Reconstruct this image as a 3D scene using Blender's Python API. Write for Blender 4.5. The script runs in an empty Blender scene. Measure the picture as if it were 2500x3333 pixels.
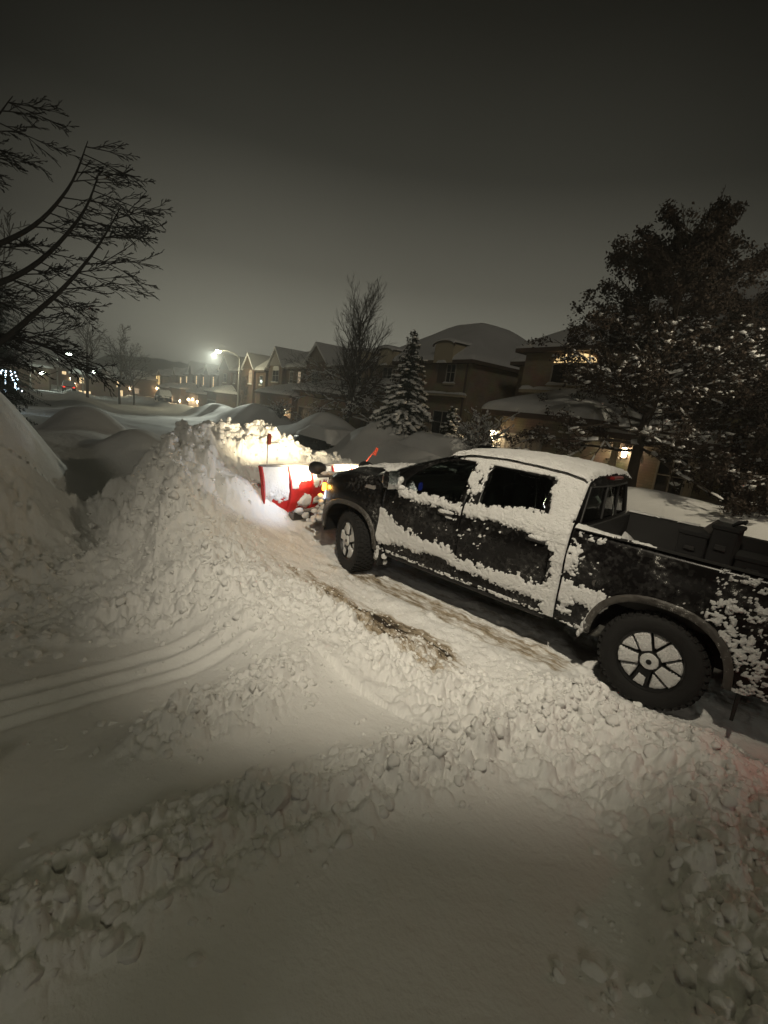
import bpy, bmesh, math, random
import numpy as np
from mathutils import Vector, Matrix
from mathutils.geometry import delaunay_2d_cdt
random.seed(7); rng = np.random.default_rng(7)
SC = bpy.context.scene; COL = SC.collection
CAM = (-0.5082, 5.2404, 2.2309)
AZ = math.radians(-14.3)                       # direction of the street
EX = (math.cos(AZ), math.sin(AZ)); NX = (math.sin(AZ), -math.cos(AZ))
def SL(s, l):                                  # along the street / across it, from where the photographer stands
    return (CAM[0]+EX[0]*s+NX[0]*l, CAM[1]+EX[1]*s+NX[1]*l)

# ------------------------------------------------------------------ noise
def _h(ix, iy, k=0):
    n = (ix.astype(np.int64)*374761393 + iy.astype(np.int64)*668265263 + k*1442695041) & 0xffffffff
    n = ((n ^ (n >> 13))*1274126177) & 0xffffffff
    n = (n ^ (n >> 16))*2246822519 & 0xffffffff
    n = n ^ (n >> 15)
    return (n & 0xffffff)/float(0xffffff)
def vn(x, y, k=0):
    ix = np.floor(x); iy = np.floor(y); fx = x-ix; fy = y-iy
    fx = fx*fx*fx*(fx*(fx*6-15)+10); fy = fy*fy*fy*(fy*(fy*6-15)+10)
    a = _h(ix, iy, k); b = _h(ix+1, iy, k); c = _h(ix, iy+1, k); d = _h(ix+1, iy+1, k)
    return (a+(b-a)*fx)*(1-fy)+(c+(d-c)*fx)*fy
def fbm(x, y, o=4, k=0):
    s = 0; a = .5; t = 0
    for i in range(o):
        s = s+a*vn(x*2**i+i*17.3, y*2**i-i*9.1, k+i); t += a; a *= .5
    return s/t
def lumps(x, y, cell, k=0, dens=.9, sharp=.6):
    """half buried chunks: the highest of the random blocks near each point (0..1)"""
    X = x/cell; Y = y/cell; ix = np.floor(X); iy = np.floor(Y); out = np.zeros_like(X)
    for dx in (-1, 0, 1):
        for dy in (-1, 0, 1):
            cx = ix+dx; cy = iy+dy
            px = cx+_h(cx, cy, k+1); py = cy+_h(cx, cy, k+2)
            r = .25+.55*_h(cx, cy, k+3)**1.5; on = _h(cx, cy, k+4) < dens
            an = 6.28*_h(cx, cy, k+5); ca = np.cos(an); sa = np.sin(an)
            ux = (X-px)*ca+(Y-py)*sa; uy = -(X-px)*sa+(Y-py)*ca
            uy = uy*(1+.7*_h(cx, cy, k+6))
            d = (np.abs(ux)**2.6+np.abs(uy)**2.6)**(1/2.6)/r
            tilt = 1+.5*ux*(_h(cx, cy, k+7)-.5)*2
            v = np.clip(1-d*d, 0, None)**sharp*r*tilt
            out = np.maximum(out, np.where(on, v, 0))
    return out
def sst(a, b, x):
    t = np.clip((x-a)/(b-a), 0, 1); return t*t*(3-2*t)

# ------------------------------------------------------------------ objects
def mesh(name, v, f, mat=None, parent=None, smooth=False, loc=None, rot=None):
    me = bpy.data.meshes.new(name)
    if isinstance(v, np.ndarray): v = v.tolist()
    if isinstance(f, np.ndarray): f = f.tolist()
    me.from_pydata(v, [], f); me.update()
    if mat is not None:
        for m in (mat if isinstance(mat, (list, tuple)) else [mat]): me.materials.append(m)
    if smooth: me.polygons.foreach_set('use_smooth', [True]*len(me.polygons))
    o = bpy.data.objects.new(name, me); COL.objects.link(o)
    if parent: o.parent = parent
    if loc: o.location = loc
    if rot: o.rotation_euler = rot
    return o
def tag(o, label=None, cat=None, group=None, kind=None):
    if label: o['label'] = label
    if cat: o['category'] = cat
    if group: o['group'] = group
    if kind: o['kind'] = kind
    return o
def empty(name, loc, rz, label, cat, group=None):
    o = bpy.data.objects.new(name, None); COL.objects.link(o); o.empty_display_size = .2
    o.location = loc; o.rotation_euler = (0, 0, rz); return tag(o, label, cat, group)
def copy_tree(o, parent=None):
    c = o.copy(); COL.objects.link(c)
    if parent: c.parent = parent
    for ch in list(o.children): copy_tree(ch, c)
    return c
class MB:
    def __init__(s): s.v = []; s.f = []
    def add(s, v, f):
        n = len(s.v); s.v += [tuple(p) for p in v]; s.f += [tuple(i+n for i in q) for q in f]; return s
    def box(s, x0, x1, y0, y1, z0, z1, M=None):
        v = [(x, y, z) for z in (z0, z1) for y in (y0, y1) for x in (x0, x1)]
        if M is not None: v = [tuple(M @ Vector(p)) for p in v]
        return s.add(v, [(0, 2, 3, 1), (4, 5, 7, 6), (0, 1, 5, 4), (2, 6, 7, 3), (0, 4, 6, 2), (1, 3, 7, 5)])
    def bbox(s, x0, x1, y0, y1, z0, z1, b=.01, M=None):
        v = []
        for z, i in ((z0, b), (z0+b, 0), (z1-b, 0), (z1, b)):
            x0_, x1_, y0_, y1_ = x0+i, x1-i, y0+i, y1-i
            c = b if i == 0 else 0.0
            if i == 0:
                v += [(x0_+c, y0_, z), (x1_-c, y0_, z), (x1_, y0_+c, z), (x1_, y1_-c, z), (x1_-c, y1_, z), (x0_+c, y1_, z), (x0_, y1_-c, z), (x0_, y0_+c, z)]
            else:
                v += [(x0_, y0_, z), (x1_, y0_, z), (x1_, y0_, z), (x1_, y1_, z), (x1_, y1_, z), (x0_, y1_, z), (x0_, y1_, z), (x0_, y0_, z)]
        if M is not None: v = [tuple(M @ Vector(p)) for p in v]
        f = [tuple([0, 5, 4, 1])[::1], tuple([24, 25, 28, 29])]
        for r in range(3):
            for i in range(8):
                a = r*8+i; b_ = r*8+(i+1) % 8; f.append((a, b_, b_+8, a+8))
        return s.add(v, f)
    def tube(s, pts, r, n=8, caps=True):
        P = [Vector(p) for p in pts]; R = r if isinstance(r, (list, tuple)) else [r]*len(P); v = []; f = []
        up = Vector((0, 0, 1))
        for i, p in enumerate(P):
            t = (P[min(i+1, len(P)-1)]-P[max(i-1, 0)]).normalized()
            a = t.cross(up if abs(t.z) < .95 else Vector((1, 0, 0))).normalized(); b = t.cross(a)
            for k in range(n):
                an = 2*math.pi*k/n; v.append(p+(a*math.cos(an)+b*math.sin(an))*R[i])
        for i in range(len(P)-1):
            for k in range(n):
                f.append((i*n+k, i*n+(k+1) % n, (i+1)*n+(k+1) % n, (i+1)*n+k))
        if caps: f.append(tuple(range(n))[::-1]); f.append(tuple((len(P)-1)*n+k for k in range(n)))
        return s.add(v, f)
    def lathe(s, prof, n=32, axis='y', c=(0, 0, 0), close=False):
        v = []; f = []; m = len(prof)
        for i in range(n):
            a = 2*math.pi*i/n
            for r, h in prof:
                if axis == 'y': p = (r*math.cos(a), h, r*math.sin(a))
                elif axis == 'x': p = (h, r*math.cos(a), r*math.sin(a))
                else: p = (r*math.cos(a), r*math.sin(a), h)
                v.append((p[0]+c[0], p[1]+c[1], p[2]+c[2]))
        for i in range(n):
            j = (i+1) % n
            for k in range(m-1+(1 if close else 0)):
                k2 = (k+1) % m; f.append((i*m+k, j*m+k, j*m+k2, i*m+k2))
        return s.add(v, f)
    def prism(s, poly, h0, h1, M=None):
        """poly in local xz, extruded along y from h0 to h1"""
        n = len(poly); v = [(a, h0, b) for a, b in poly]+[(a, h1, b) for a, b in poly]
        if M is not None: v = [tuple(M @ Vector(p)) for p in v]
        f = [tuple(range(n))[::-1], tuple(range(n, 2*n))]+[(i, (i+1) % n, n+(i+1) % n, n+i) for i in range(n)]
        return s.add(v, f)
    def grid(s, fn, us, vs, flip=False):
        v = [fn(a, b) for a in us for b in vs]; m = len(vs); f = []
        for i in range(len(us)-1):
            for j in range(m-1):
                q = (i*m+j, (i+1)*m+j, (i+1)*m+j+1, i*m+j+1); f.append(q[::-1] if flip else q)
        return s.add(v, f)
    def build(s, name, mat, parent=None, smooth=False, loc=None, rot=None):
        return mesh(name, s.v, s.f, mat, parent, smooth, loc, rot)
def arr(a, b, n): return [a+(b-a)*i/(n-1) for i in range(n)]
def smooth_by_angle(o, deg=40):
    me = o.data; bm = bmesh.new(); bm.from_mesh(me)
    for e in bm.edges:
        if len(e.link_faces) == 2: e.smooth = e.calc_face_angle(0) < math.radians(deg)
    for f in bm.faces: f.smooth = True
    bm.to_mesh(me); bm.free(); return o
def fix_normals(o):
    bm = bmesh.new(); bm.from_mesh(o.data); bmesh.ops.recalc_face_normals(bm, faces=bm.faces); bm.to_mesh(o.data); bm.free(); return o

# ------------------------------------------------------------------ materials
def nm(name):
    m = bpy.data.materials.new(name); m.use_nodes = True; return m, m.node_tree.nodes, m.node_tree.links, m.node_tree.nodes['Principled BSDF']
def mat(name, col, rough=.6, metal=0, coat=0, var=0, vs=8., bump=0, bs=60., spec=.5, emit=None, es=0):
    m, N, L, b = nm(name)
    b.inputs['Base Color'].default_value = (*col, 1); b.inputs['Roughness'].default_value = rough
    b.inputs['Metallic'].default_value = metal; b.inputs['Coat Weight'].default_value = coat
    b.inputs['Specular IOR Level'].default_value = spec
    tc = N.new('ShaderNodeTexCoord')
    nz = N.new('ShaderNodeTexNoise'); nz.inputs['Scale'].default_value = vs; nz.inputs['Detail'].default_value = 5
    L.new(tc.outputs['Object'], nz.inputs['Vector'])
    if var:
        mx = N.new('ShaderNodeMix'); mx.data_type = 'RGBA'
        mx.inputs[6].default_value = (*[c*(1-var) for c in col], 1); mx.inputs[7].default_value = (*[min(1, c*(1+var)) for c in col], 1)
        L.new(nz.outputs['Fac'], mx.inputs[0]); L.new(mx.outputs[2], b.inputs['Base Color'])
    mr = N.new('ShaderNodeMapRange'); mr.inputs[3].default_value = max(0, rough-.08); mr.inputs[4].default_value = min(1, rough+.08)
    L.new(nz.outputs['Fac'], mr.inputs[0]); L.new(mr.outputs[0], b.inputs['Roughness'])
    if bump:
        n2 = N.new('ShaderNodeTexNoise'); n2.inputs['Scale'].default_value = bs; n2.inputs['Detail'].default_value = 6
        L.new(tc.outputs['Object'], n2.inputs['Vector'])
        bp = N.new('ShaderNodeBump'); bp.inputs['Strength'].default_value = bump; bp.inputs['Distance'].default_value = .02
        L.new(n2.outputs['Fac'], bp.inputs['Height']); L.new(bp.outputs['Normal'], b.inputs['Normal'])
    if emit: b.inputs['Emission Color'].default_value = (*emit, 1); b.inputs['Emission Strength'].default_value = es
    return m
def snow_mat(name, bs=(7., 38.), strength=.38, dirt=False):
    m, N, L, b = nm(name)
    b.inputs['Roughness'].default_value = .75; b.inputs['Specular IOR Level'].default_value = .25
    g = N.new('ShaderNodeNewGeometry')
    nz = N.new('ShaderNodeTexNoise'); nz.inputs['Scale'].default_value = .6; nz.inputs['Detail'].default_value = 6
    L.new(g.outputs['Position'], nz.inputs['Vector'])
    mx = N.new('ShaderNodeMix'); mx.data_type = 'RGBA'
    mx.inputs[6].default_value = (.70, .69, .665, 1); mx.inputs[7].default_value = (.84, .835, .82, 1)
    L.new(nz.outputs['Fac'], mx.inputs[0]); out = mx.outputs[2]
    h = None
    for s, d in ((bs[0], .05), (bs[1], .015)):
        n = N.new('ShaderNodeTexNoise'); n.inputs['Scale'].default_value = s; n.inputs['Detail'].default_value = 5; n.inputs['Roughness'].default_value = .6
        L.new(g.outputs['Position'], n.inputs['Vector'])
        bp = N.new('ShaderNodeBump'); bp.inputs['Strength'].default_value = strength; bp.inputs['Distance'].default_value = d
        L.new(n.outputs['Fac'], bp.inputs['Height'])
        if h: L.new(h.outputs['Normal'], bp.inputs['Normal'])
        h = bp
    L.new(h.outputs['Normal'], b.inputs['Normal'])
    if dirt:
        # bare asphalt and sandy slush left in the plowed track: a mask stored on the ground by place
        at = N.new('ShaderNodeAttribute'); at.attribute_name = 'bare'
        n = N.new('ShaderNodeTexNoise'); n.inputs['Scale'].default_value = 6; n.inputs['Detail'].default_value = 8; n.inputs['Roughness'].default_value = .72
        mp = N.new('ShaderNodeMapping'); mp.inputs['Scale'].default_value = (.55, 1.9, 1); mp.inputs['Rotation'].default_value = (0, 0, .12)
        L.new(g.outputs['Position'], mp.inputs['Vector']); L.new(mp.outputs[0], n.inputs['Vector'])
        ad = N.new('ShaderNodeMath'); ad.operation = 'ADD'; L.new(at.outputs['Fac'], ad.inputs[0])
        sc = N.new('ShaderNodeMapRange'); sc.clamp = False; sc.inputs[3].default_value = -.42; sc.inputs[4].default_value = 1.42; L.new(n.outputs['Fac'], sc.inputs[0]); L.new(sc.outputs[0], ad.inputs[1])
        r1 = N.new('ShaderNodeMapRange'); r1.inputs[1].default_value = .92; r1.inputs[2].default_value = 1.22; L.new(ad.outputs[0], r1.inputs[0])
        m2 = N.new('ShaderNodeMix'); m2.data_type = 'RGBA'; m2.inputs[7].default_value = (.33, .27, .19, 1)
        L.new(r1.outputs[0], m2.inputs[0]); L.new(out, m2.inputs[6])
        r2 = N.new('ShaderNodeMapRange'); r2.inputs[1].default_value = 1.24; r2.inputs[2].default_value = 1.44; L.new(ad.outputs[0], r2.inputs[0])
        m3 = N.new('ShaderNodeMix'); m3.data_type = 'RGBA'; m3.inputs[7].default_value = (.035, .026, .018, 1)
        L.new(r2.outputs[0], m3.inputs[0]); L.new(m2.outputs[2], m3.inputs[6]); out = m3.outputs[2]
    L.new(out, b.inputs['Base Color']); return m
def glass_mat(name, tint=(.55, .6, .58), glo=.9):
    m, N, L, b = nm(name); N.remove(b)
    out = N['Material Output']; fr = N.new('ShaderNodeFresnel'); fr.inputs[0].default_value = 1.5
    gl = N.new('ShaderNodeBsdfGlossy'); gl.inputs['Roughness'].default_value = .03; gl.inputs['Color'].default_value = (glo, glo, glo, 1)
    tr = N.new('ShaderNodeBsdfTransparent'); tr.inputs[0].default_value = (*tint, 1)
    mx = N.new('ShaderNodeMixShader'); L.new(fr.outputs[0], mx.inputs[0]); L.new(tr.outputs[0], mx.inputs[1]); L.new(gl.outputs[0], mx.inputs[2])
    L.new(mx.outputs[0], out.inputs[0]); return m
def emit_mat(name, col, s):
    m, N, L, b = nm(name); b.inputs['Base Color'].default_value = (*[c*.3 for c in col], 1)
    b.inputs['Emission Color'].default_value = (*col, 1); b.inputs['Emission Strength'].default_value = s; return m
def brick_mat(name, c1, c2, mort):
    m, N, L, b = nm(name); b.inputs['Roughness'].default_value = .9
    tc = N.new('ShaderNodeTexCoord'); mp = N.new('ShaderNodeMapping')
    sp = N.new('ShaderNodeSeparateXYZ'); cb = N.new('ShaderNodeCombineXYZ'); ad = N.new('ShaderNodeMath')
    L.new(tc.outputs['Object'], sp.inputs[0]); L.new(sp.outputs[0], ad.inputs[0]); L.new(sp.outputs[1], ad.inputs[1])
    L.new(ad.outputs[0], cb.inputs[0]); L.new(sp.outputs[2], cb.inputs[1])
    br = N.new('ShaderNodeTexBrick'); br.inputs['Scale'].default_value = 1; br.inputs['Brick Width'].default_value = .3; br.inputs['Row Height'].default_value = .1
    br.inputs['Mortar Size'].default_value = .012; br.inputs['Color1'].default_value = (*c1, 1); br.inputs['Color2'].default_value = (*c2, 1); br.inputs['Mortar'].default_value = (*mort, 1)
    L.new(cb.outputs[0], br.inputs['Vector'])
    nz = N.new('ShaderNodeTexNoise'); nz.inputs['Scale'].default_value = 1.2; nz.inputs['Detail'].default_value = 6; L.new(tc.outputs['Object'], nz.inputs['Vector'])
    mx = N.new('ShaderNodeMix'); mx.data_type = 'RGBA'; mx.blend_type = 'MULTIPLY'; mx.inputs[0].default_value = .6
    L.new(br.outputs['Color'], mx.inputs[6]); L.new(nz.outputs['Color'], mx.inputs[7]); L.new(mx.outputs[2], b.inputs['Base Color'])
    bp = N.new('ShaderNodeBump'); bp.inputs['Strength'].default_value = .4; bp.inputs['Distance'].default_value = .01
    L.new(br.outputs['Fac'], bp.inputs['Height']); bp.invert = True; L.new(bp.outputs['Normal'], b.inputs['Normal']); return m
SNOW = snow_mat('snow'); GSNOW = snow_mat('snow_ground', dirt=True); SNOWF = snow_mat('snow_soft', bs=(5., 20.), strength=.25); SNOWC = snow_mat('snow_clumpy', bs=(40., 120.), strength=.8)
PAINT = mat('truck_paint', (.005, .0045, .0045), .26, coat=0, var=.3, vs=3, spec=.28)
def dusted(m, thr, col=(.62, .61, .58)):
    """fine powder and salt film caught on the paint: grains where two noises meet"""
    N = m.node_tree.nodes; L = m.node_tree.links; b = N['Principled BSDF']; tc = N.new('ShaderNodeTexCoord'); o = []
    for s, d in ((3.2, 4), (26., 4), (150., 2)):
        n = N.new('ShaderNodeTexNoise'); n.inputs['Scale'].default_value = s; n.inputs['Detail'].default_value = d; L.new(tc.outputs['Object'], n.inputs['Vector']); o.append(n.outputs['Fac'])
    a = N.new('ShaderNodeMath'); a.operation = 'ADD'; L.new(o[0], a.inputs[0]); L.new(o[1], a.inputs[1])
    c = N.new('ShaderNodeMath'); c.operation = 'ADD'; L.new(a.outputs[0], c.inputs[0]); L.new(o[2], c.inputs[1])
    r = N.new('ShaderNodeMapRange'); r.inputs[1].default_value = thr; r.inputs[2].default_value = thr+.16; L.new(c.outputs[0], r.inputs[0])
    f = N.new('ShaderNodeMapRange'); f.inputs[1].default_value = .95; f.inputs[2].default_value = 1.35; f.inputs[4].default_value = .05; L.new(a.outputs[0], f.inputs[0])
    t = N.new('ShaderNodeMath'); t.operation = 'MAXIMUM'; L.new(r.outputs[0], t.inputs[0]); L.new(f.outputs[0], t.inputs[1])
    mx = N.new('ShaderNodeMix'); mx.data_type = 'RGBA'; mx.inputs[7].default_value = (*col, 1); L.new(t.outputs[0], mx.inputs[0])
    src = b.inputs['Base Color'].links[0].from_socket if b.inputs['Base Color'].links else None
    if src: L.new(src, mx.inputs[6])
    else: mx.inputs[6].default_value = b.inputs['Base Color'].default_value
    L.new(mx.outputs[2], b.inputs['Base Color']); return m
dusted(PAINT, 1.80)
PLAST = mat('black_plastic', (.010, .0095, .009), .6, bump=.15, bs=150)
TRIM = dusted(mat('grey_trim', (.050, .045, .039), .55, var=.4, vs=4, bump=.1), 1.72)
RUB = mat('tyre_rubber', (.008, .0075, .007), .85, bump=.3, bs=90, var=.4)
RIM = mat('dark_rim', (.012, .012, .012), .5, metal=.3)
CHROME = mat('chrome', (.5, .5, .5), .18, metal=1)
GLASS = glass_mat('car_glass'); DARK = mat('dark_cavity', (.006, .006, .006), .9)
INTER = mat('seat_cloth', (.03, .03, .03), .9, bump=.2)
RED = mat('plow_red_paint', (.42, .016, .013), .5, var=.55, vs=9, bump=.3, bs=30)
STEEL = mat('worn_steel', (.16, .15, .14), .45, metal=.7, var=.4, vs=12, bump=.2)
ORANGE = mat('marker_orange', (.7, .09, .04), .5)
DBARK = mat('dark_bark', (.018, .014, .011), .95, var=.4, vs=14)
BARK = mat('bark', (.06, .045, .032), .95, var=.5, vs=14, bump=.8, bs=25)
LEAF = mat('dead_leaves', (.046, .031, .020), .85, var=.6, vs=3)
NEEDLE = mat('spruce_needles', (.022, .03, .018), .85, var=.6, vs=5)
BR1 = brick_mat('tan_brick', (.46, .36, .23), (.39, .30, .19), (.4, .34, .26))
BR2 = brick_mat('brown_brick', (.24, .15, .09), (.19, .115, .07), (.25, .2, .15))
BR3 = brick_mat('stone_block', (.42, .36, .27), (.34, .29, .21), (.3, .26, .2))
STUC = mat('beige_trim', (.50, .43, .30), .85, var=.12, bump=.15)
FASC = mat('brown_fascia', (.10, .07, .05), .7)
WFRAME = mat('window_frame', (.35, .32, .27), .6)
PANE = mat('dark_pane', (.012, .013, .014), .08, spec=.6)
GDOOR = mat('garage_door_paint', (.36, .33, .29), .6, var=.1)
GDARK = mat('dark_door_paint', (.05, .045, .04), .6, var=.2)
LITW = emit_mat('lit_window', (1., .72, .38), 1.6); LITD = emit_mat('dim_lit_window', (1., .75, .5), .35); PORCH = emit_mat('porch_lamp_glow', (1., .85, .55), 22)
LAMPE = emit_mat('street_lamp_glow', (1., .95, .62), 60); LAMPW = emit_mat('far_lamp_glow', (.85, 1., .85), 55)
POLE = mat('galvanised_pole', (.38, .37, .34), .5, metal=.3, var=.2)
# ------------------------------------------------------------------ ground
def poly_ridge(x, y, P):
    """snow ridge along a line of (x, y, height, width left, width right)"""
    out = np.zeros_like(x)
    for a, b in zip(P[:-1], P[1:]):
        dx, dy = b[0]-a[0], b[1]-a[1]; LL = dx*dx+dy*dy
        t = np.clip(((x-a[0])*dx+(y-a[1])*dy)/LL, 0, 1)
        ex = x-a[0]-t*dx; ey = y-a[1]-t*dy; d = np.hypot(ex, ey)
        side = (dx*(y-a[1])-dy*(x-a[0])) > 0
        h = a[2]+(b[2]-a[2])*t; wl = a[3]+(b[3]-a[3])*t; wr = a[4]+(b[4]-a[4])*t
        w = np.where(side, wl, wr)
        out = np.maximum(out, h*np.exp(-1.6*(d/w)**2))
    return out
def band(x, y, P, w):
    o = np.zeros_like(x)
    for a, b in zip(P[:-1], P[1:]):
        dx, dy = b[0]-a[0], b[1]-a[1]; t = np.clip(((x-a[0])*dx+(y-a[1])*dy)/(dx*dx+dy*dy), 0, 1)
        o = np.maximum(o, np.exp(-(np.hypot(x-a[0]-t*dx, y-a[1]-t*dy)/w)**2))
    return o
def blob(x, y, cx, cy, rx, ry=None, an=0, p=2.):
    ry = ry or rx; c, s = math.cos(an), math.sin(an); u = ((x-cx)*c+(y-cy)*s)/rx; v = (-(x-cx)*s+(y-cy)*c)/ry
    return np.exp(-(u*u+v*v)**(p/2)*1.2)
FOOT = [(8.0, -3.5), (7.0, -1.6), (6.5, .2), (6.35, 1.3), (5.4, 1.95), (4.1, 2.22), (2.74, 2.19), (1.53, 2.10), (.81, 1.75), (.3, 1.35), (-.6, 1.3), (-3, 1.35)]
CREST = [(9.0, -5.0, .35, 1.5, 1.2), (8.2, -3.0, .75, 1.2, .9), (7.4, -1.4, 1.0, 1.2, .6), (7.1, 0., 1.5, 1.3, .6), (7.1, 1.0, 1.60, 1.5, .6), (6.85, 1.7, 1.50, 1.7, .5), (6.35, 2.25, 1.25, 1.7, .42), (5.65, 2.6, .90, 1.6, .42), (4.7, 2.85, .5, 1.4, .55), (3.6, 2.9, .3, 1.2, .6), (2.3, 2.9, .18, 1.0, .6)]
def height(x, y, fine=True):
    wx = x+.35*(fbm(x*.5, y*.5, 3, 11)-.5); wy = y+.35*(fbm(x*.5, y*.5, 3, 12)-.5)
    s = (x-CAM[0])*EX[0]+(y-CAM[1])*EX[1]; l = (x-CAM[0])*NX[0]+(y-CAM[1])*NX[1]
    dc = np.hypot(x-CAM[0], y-CAM[1])
    z = -.025*np.clip(s-10, 0, 110)-.004*np.clip(s-120, 0, None)
    near = sst(60, 25, dc)
    # lawns and banks either side of the street
    z = z+.45*sst(10.6, 13.5, l+1.2*(fbm(x*.15, y*.15, 3, 5)-.5))*sst(-30, -5, s)
    z = z+1.4*(.55+.5*(fbm(s*.16, l*.3, 3, 21)-.3))*np.exp(-((l-11.5)/1.3)**2)*sst(9, 15, s)*(.35+.65*sst(-.25, .3, np.sin(s*.52)))
    z = z+(.6+.4*sst(38, 50, s))*(.7+.8*(fbm(s*.13, l*.3, 3, 22)-.4))*np.exp(-((l-(1.0))/1.6)**2)*sst(9, 14, s)
    z = z+.5*sst(2, -3, l)*sst(6, 12, s)
    z = z+1.2*blob(s, l, 37, 13.2, 5, 1.8, 0, 3)+1.0*blob(s, l, 49, 13.0, 5, 1.8, 0, 3)+1.0*blob(s, l, 25, 12.6, 2.6, 1.2, 0, 3)+.6*(fbm(x*.22+9, y*.22, 3, 24)-.45)*sst(14, 20, s)*sst(13, 10, l)
    z = z+.10*(fbm(x*.25, y*.25, 4, 31)-.5)*sst(8, 11, l)
    # big soft mounds at the left
    z = z+1.98*blob(wx, wy, 7.4, 5.05, 2.4, 1.75, .05, 4.)+.9*blob(wx, wy, 4.9, 6.9, 1.7, 1.3, .4)
    z = z+.52*blob(wx, wy, 14.2, 1.25, 1.6, 1.0, -.25, 3.)+.95*blob(wx, wy, 9.0, 1.35, 1.6, .85, -.3, 2.6)+.2*blob(wx, wy, 17.5, -.4, 2.5, 1.5, -.2)
    z = z+.62*blob(wx, wy, 10.3, 2.7, 3.0, 1.5, -.2, 3)+.35*blob(wx, wy, 16, .8, 3.0, 1.4, -.2, 3)
    z = z-.15*blob(wx, wy, 6.0, 3.45, 1.1, .42, .15)
    z = z+1.05*blob(wx, wy, 14.4, -10.6, 2.6, 1.7, -.6, 2.6)+.55*blob(wx, wy, 18., -13., 3, 1.5, -.2)
    z = z+.25*blob(wx, wy, 2.9, -4.4, 4.2, .9, -.10, 3)+.35*blob(wx, wy, -1.0, -9.5, 2.4, 1.1, .1)+.42*blob(wx, wy, 2.6, -9.8, 2.6, .8, .25)
    # plowed pile and windrow
    pile = poly_ridge(wx, wy, CREST)
    z = z+pile
    z = z+.22*blob(wx, wy, 5.55, 1.15, .35, .5, 0)+.16*blob(wx, wy, 5.15, .3, .4, .5, 0)
    # ground rises towards the photographer
    z = z+.30*sst(4.2, .8, dc)*sst(-.2, 1.6, y)
    # ridges left by earlier passes
    AP = [(1.35, 6.4, .10, .36, .36), (1.13, 5.1, .105, .38, .36), (1.03, 4.25, .11, .38, .34), (.88, 3.6, .11, .34, .32), (.70, 3.0, .10, .32, .30), (.48, 2.2, .09, .32, .30), (.35, 1.5, .08, .35, .3)]
    A = poly_ridge(wx, wy, AP)
    B = .15*blob(wx, wy, -.78, 2.6, .42, 1.5, .12, 4)+.10*blob(wx, wy, -.2, 1.45, 1.1, .40, .1, 3)
    Pt = .11*blob(wx, wy, 1.95, 3.75, .34, .75, .15, 3)+.12*blob(wx, wy, 2.2, 5.4, .22, .4, .1, 3)
    z = z+A+B+Pt
    b1 = band(wx, wy, [(p[0]+.10, p[1]) for p in AP], .045)+.8*band(wx, wy, [(p[0]-.14, p[1]) for p in AP], .04); z = z-.055*b1*sst(6, 4.4, y)
    z = z-.05*np.exp(-((x-1.3+.12*(y-3)**2*.4)/.07)**2)*sst(1.4, 2.2, y)*sst(5.4, 4.2, y)*0
    # roughness
    edge = poly_ridge(wx, wy, [(p[0], p[1], 1, .55, .55) for p in FOOT])
    left = sst(3.0, 3.35, wx-.28*(wy-3))*sst(6.2, 5.3, wx)*sst(1.8, 2.4, wy)
    left = np.maximum(left, sst(2.0, 2.5, wx)*sst(4, 3.4, wx)*sst(2.0, 2.4, wy)*sst(3.3, 2.8, wy))
    rows = sst(1.5, 2.0, y)*sst(3.0, 2.4, y)*sst(-1, 0, x)*sst(4.2, 3.2, x)
    R = np.clip(np.maximum.reduce([1.0*sst(.05, .45, pile), .95*left, .85*rows, .85*sst(.015, .08, A), .9*sst(.02, .10, B), .8*sst(.02, .09, Pt), .6*edge*sst(7, 5, x)]), 0, 1)
    track = sst(1.9, 1.3, y)*sst(-2.2, -1.4, y)*sst(6.6, 6.0, x)*sst(-8, -5, x)
    R = R*(1-.75*track*(1-sst(.05, .2, B+A)))
    R = np.maximum(R, .20*track)
    R = np.maximum(R, .5*np.exp(-((l-11.0)/1.2)**2)*sst(45, 20, s)*sst(9, 14, s)*0)
    R = np.maximum(R, .45*blob(wx, wy, 2.9, -3.6, 4.5, .5, -.1, 4))
    R = R*sst(22, 12, dc)
    R = R*(.55+.75*sst(.3, .62, fbm(x*1.1, y*1.1, 3, 61)))
    # wheel ruts and blade scrapes
    rut = np.zeros_like(x)
    for yy, dp in ((.95, .010), (-.85, .010)):
        rut = rut-dp*np.exp(-((y-yy)/.17)**2)*sst(3.9, 3.3, x)*sst(-9, -6, x)*(1+.3*np.sin(x*28))
    q = x+.09*y
    for xx, dp in ((3.00, .022), (2.88, -.03), (2.78, .02), (3.10, -.022), (2.62, .022), (2.70, -.02)):
        rut = rut-dp*np.exp(-((x-xx-.03*(y-4)-.05*(y-4)**2*.2)/.04)**2)*sst(2.9, 3.6, y)*sst(9, 6, y)
    z = z+rut*(.45+1.0*fbm(x*1.7, y*1.7, 3, 77))
    if fine:
        kn = sst(3.8, 2.2, dc); L1 = lumps(x, y, .21, 100, .7)*(1-kn)+lumps(x, y, .135, 150, .75)*kn*1.15; L2 = lumps(x+3.3, y, .10, 200, .85); L3 = lumps(x, y+1.7, .048, 300, .9)
        z = z+R*((.12-.05*sst(3.2, 1.6, dc))*L1+.070*L2+.042*L3)+R*.09*(fbm(x*4, y*4, 3, 71)-.5)+R*.026*(fbm(x*15, y*15, 3, 72)-.5)+R*.026*(fbm(x*38, y*38, 2, 73)-.5)
        sm = sst(30, 8, dc)
        z = z+sm*(.055*(fbm(x*.9, y*.9, 3, 81)-.5)+.012*(fbm(x*3.1, y*3.1, 3, 82)-.5)+.006*(fbm(x*9, y*9, 3, 91)-.5)*(1+2*R))
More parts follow.
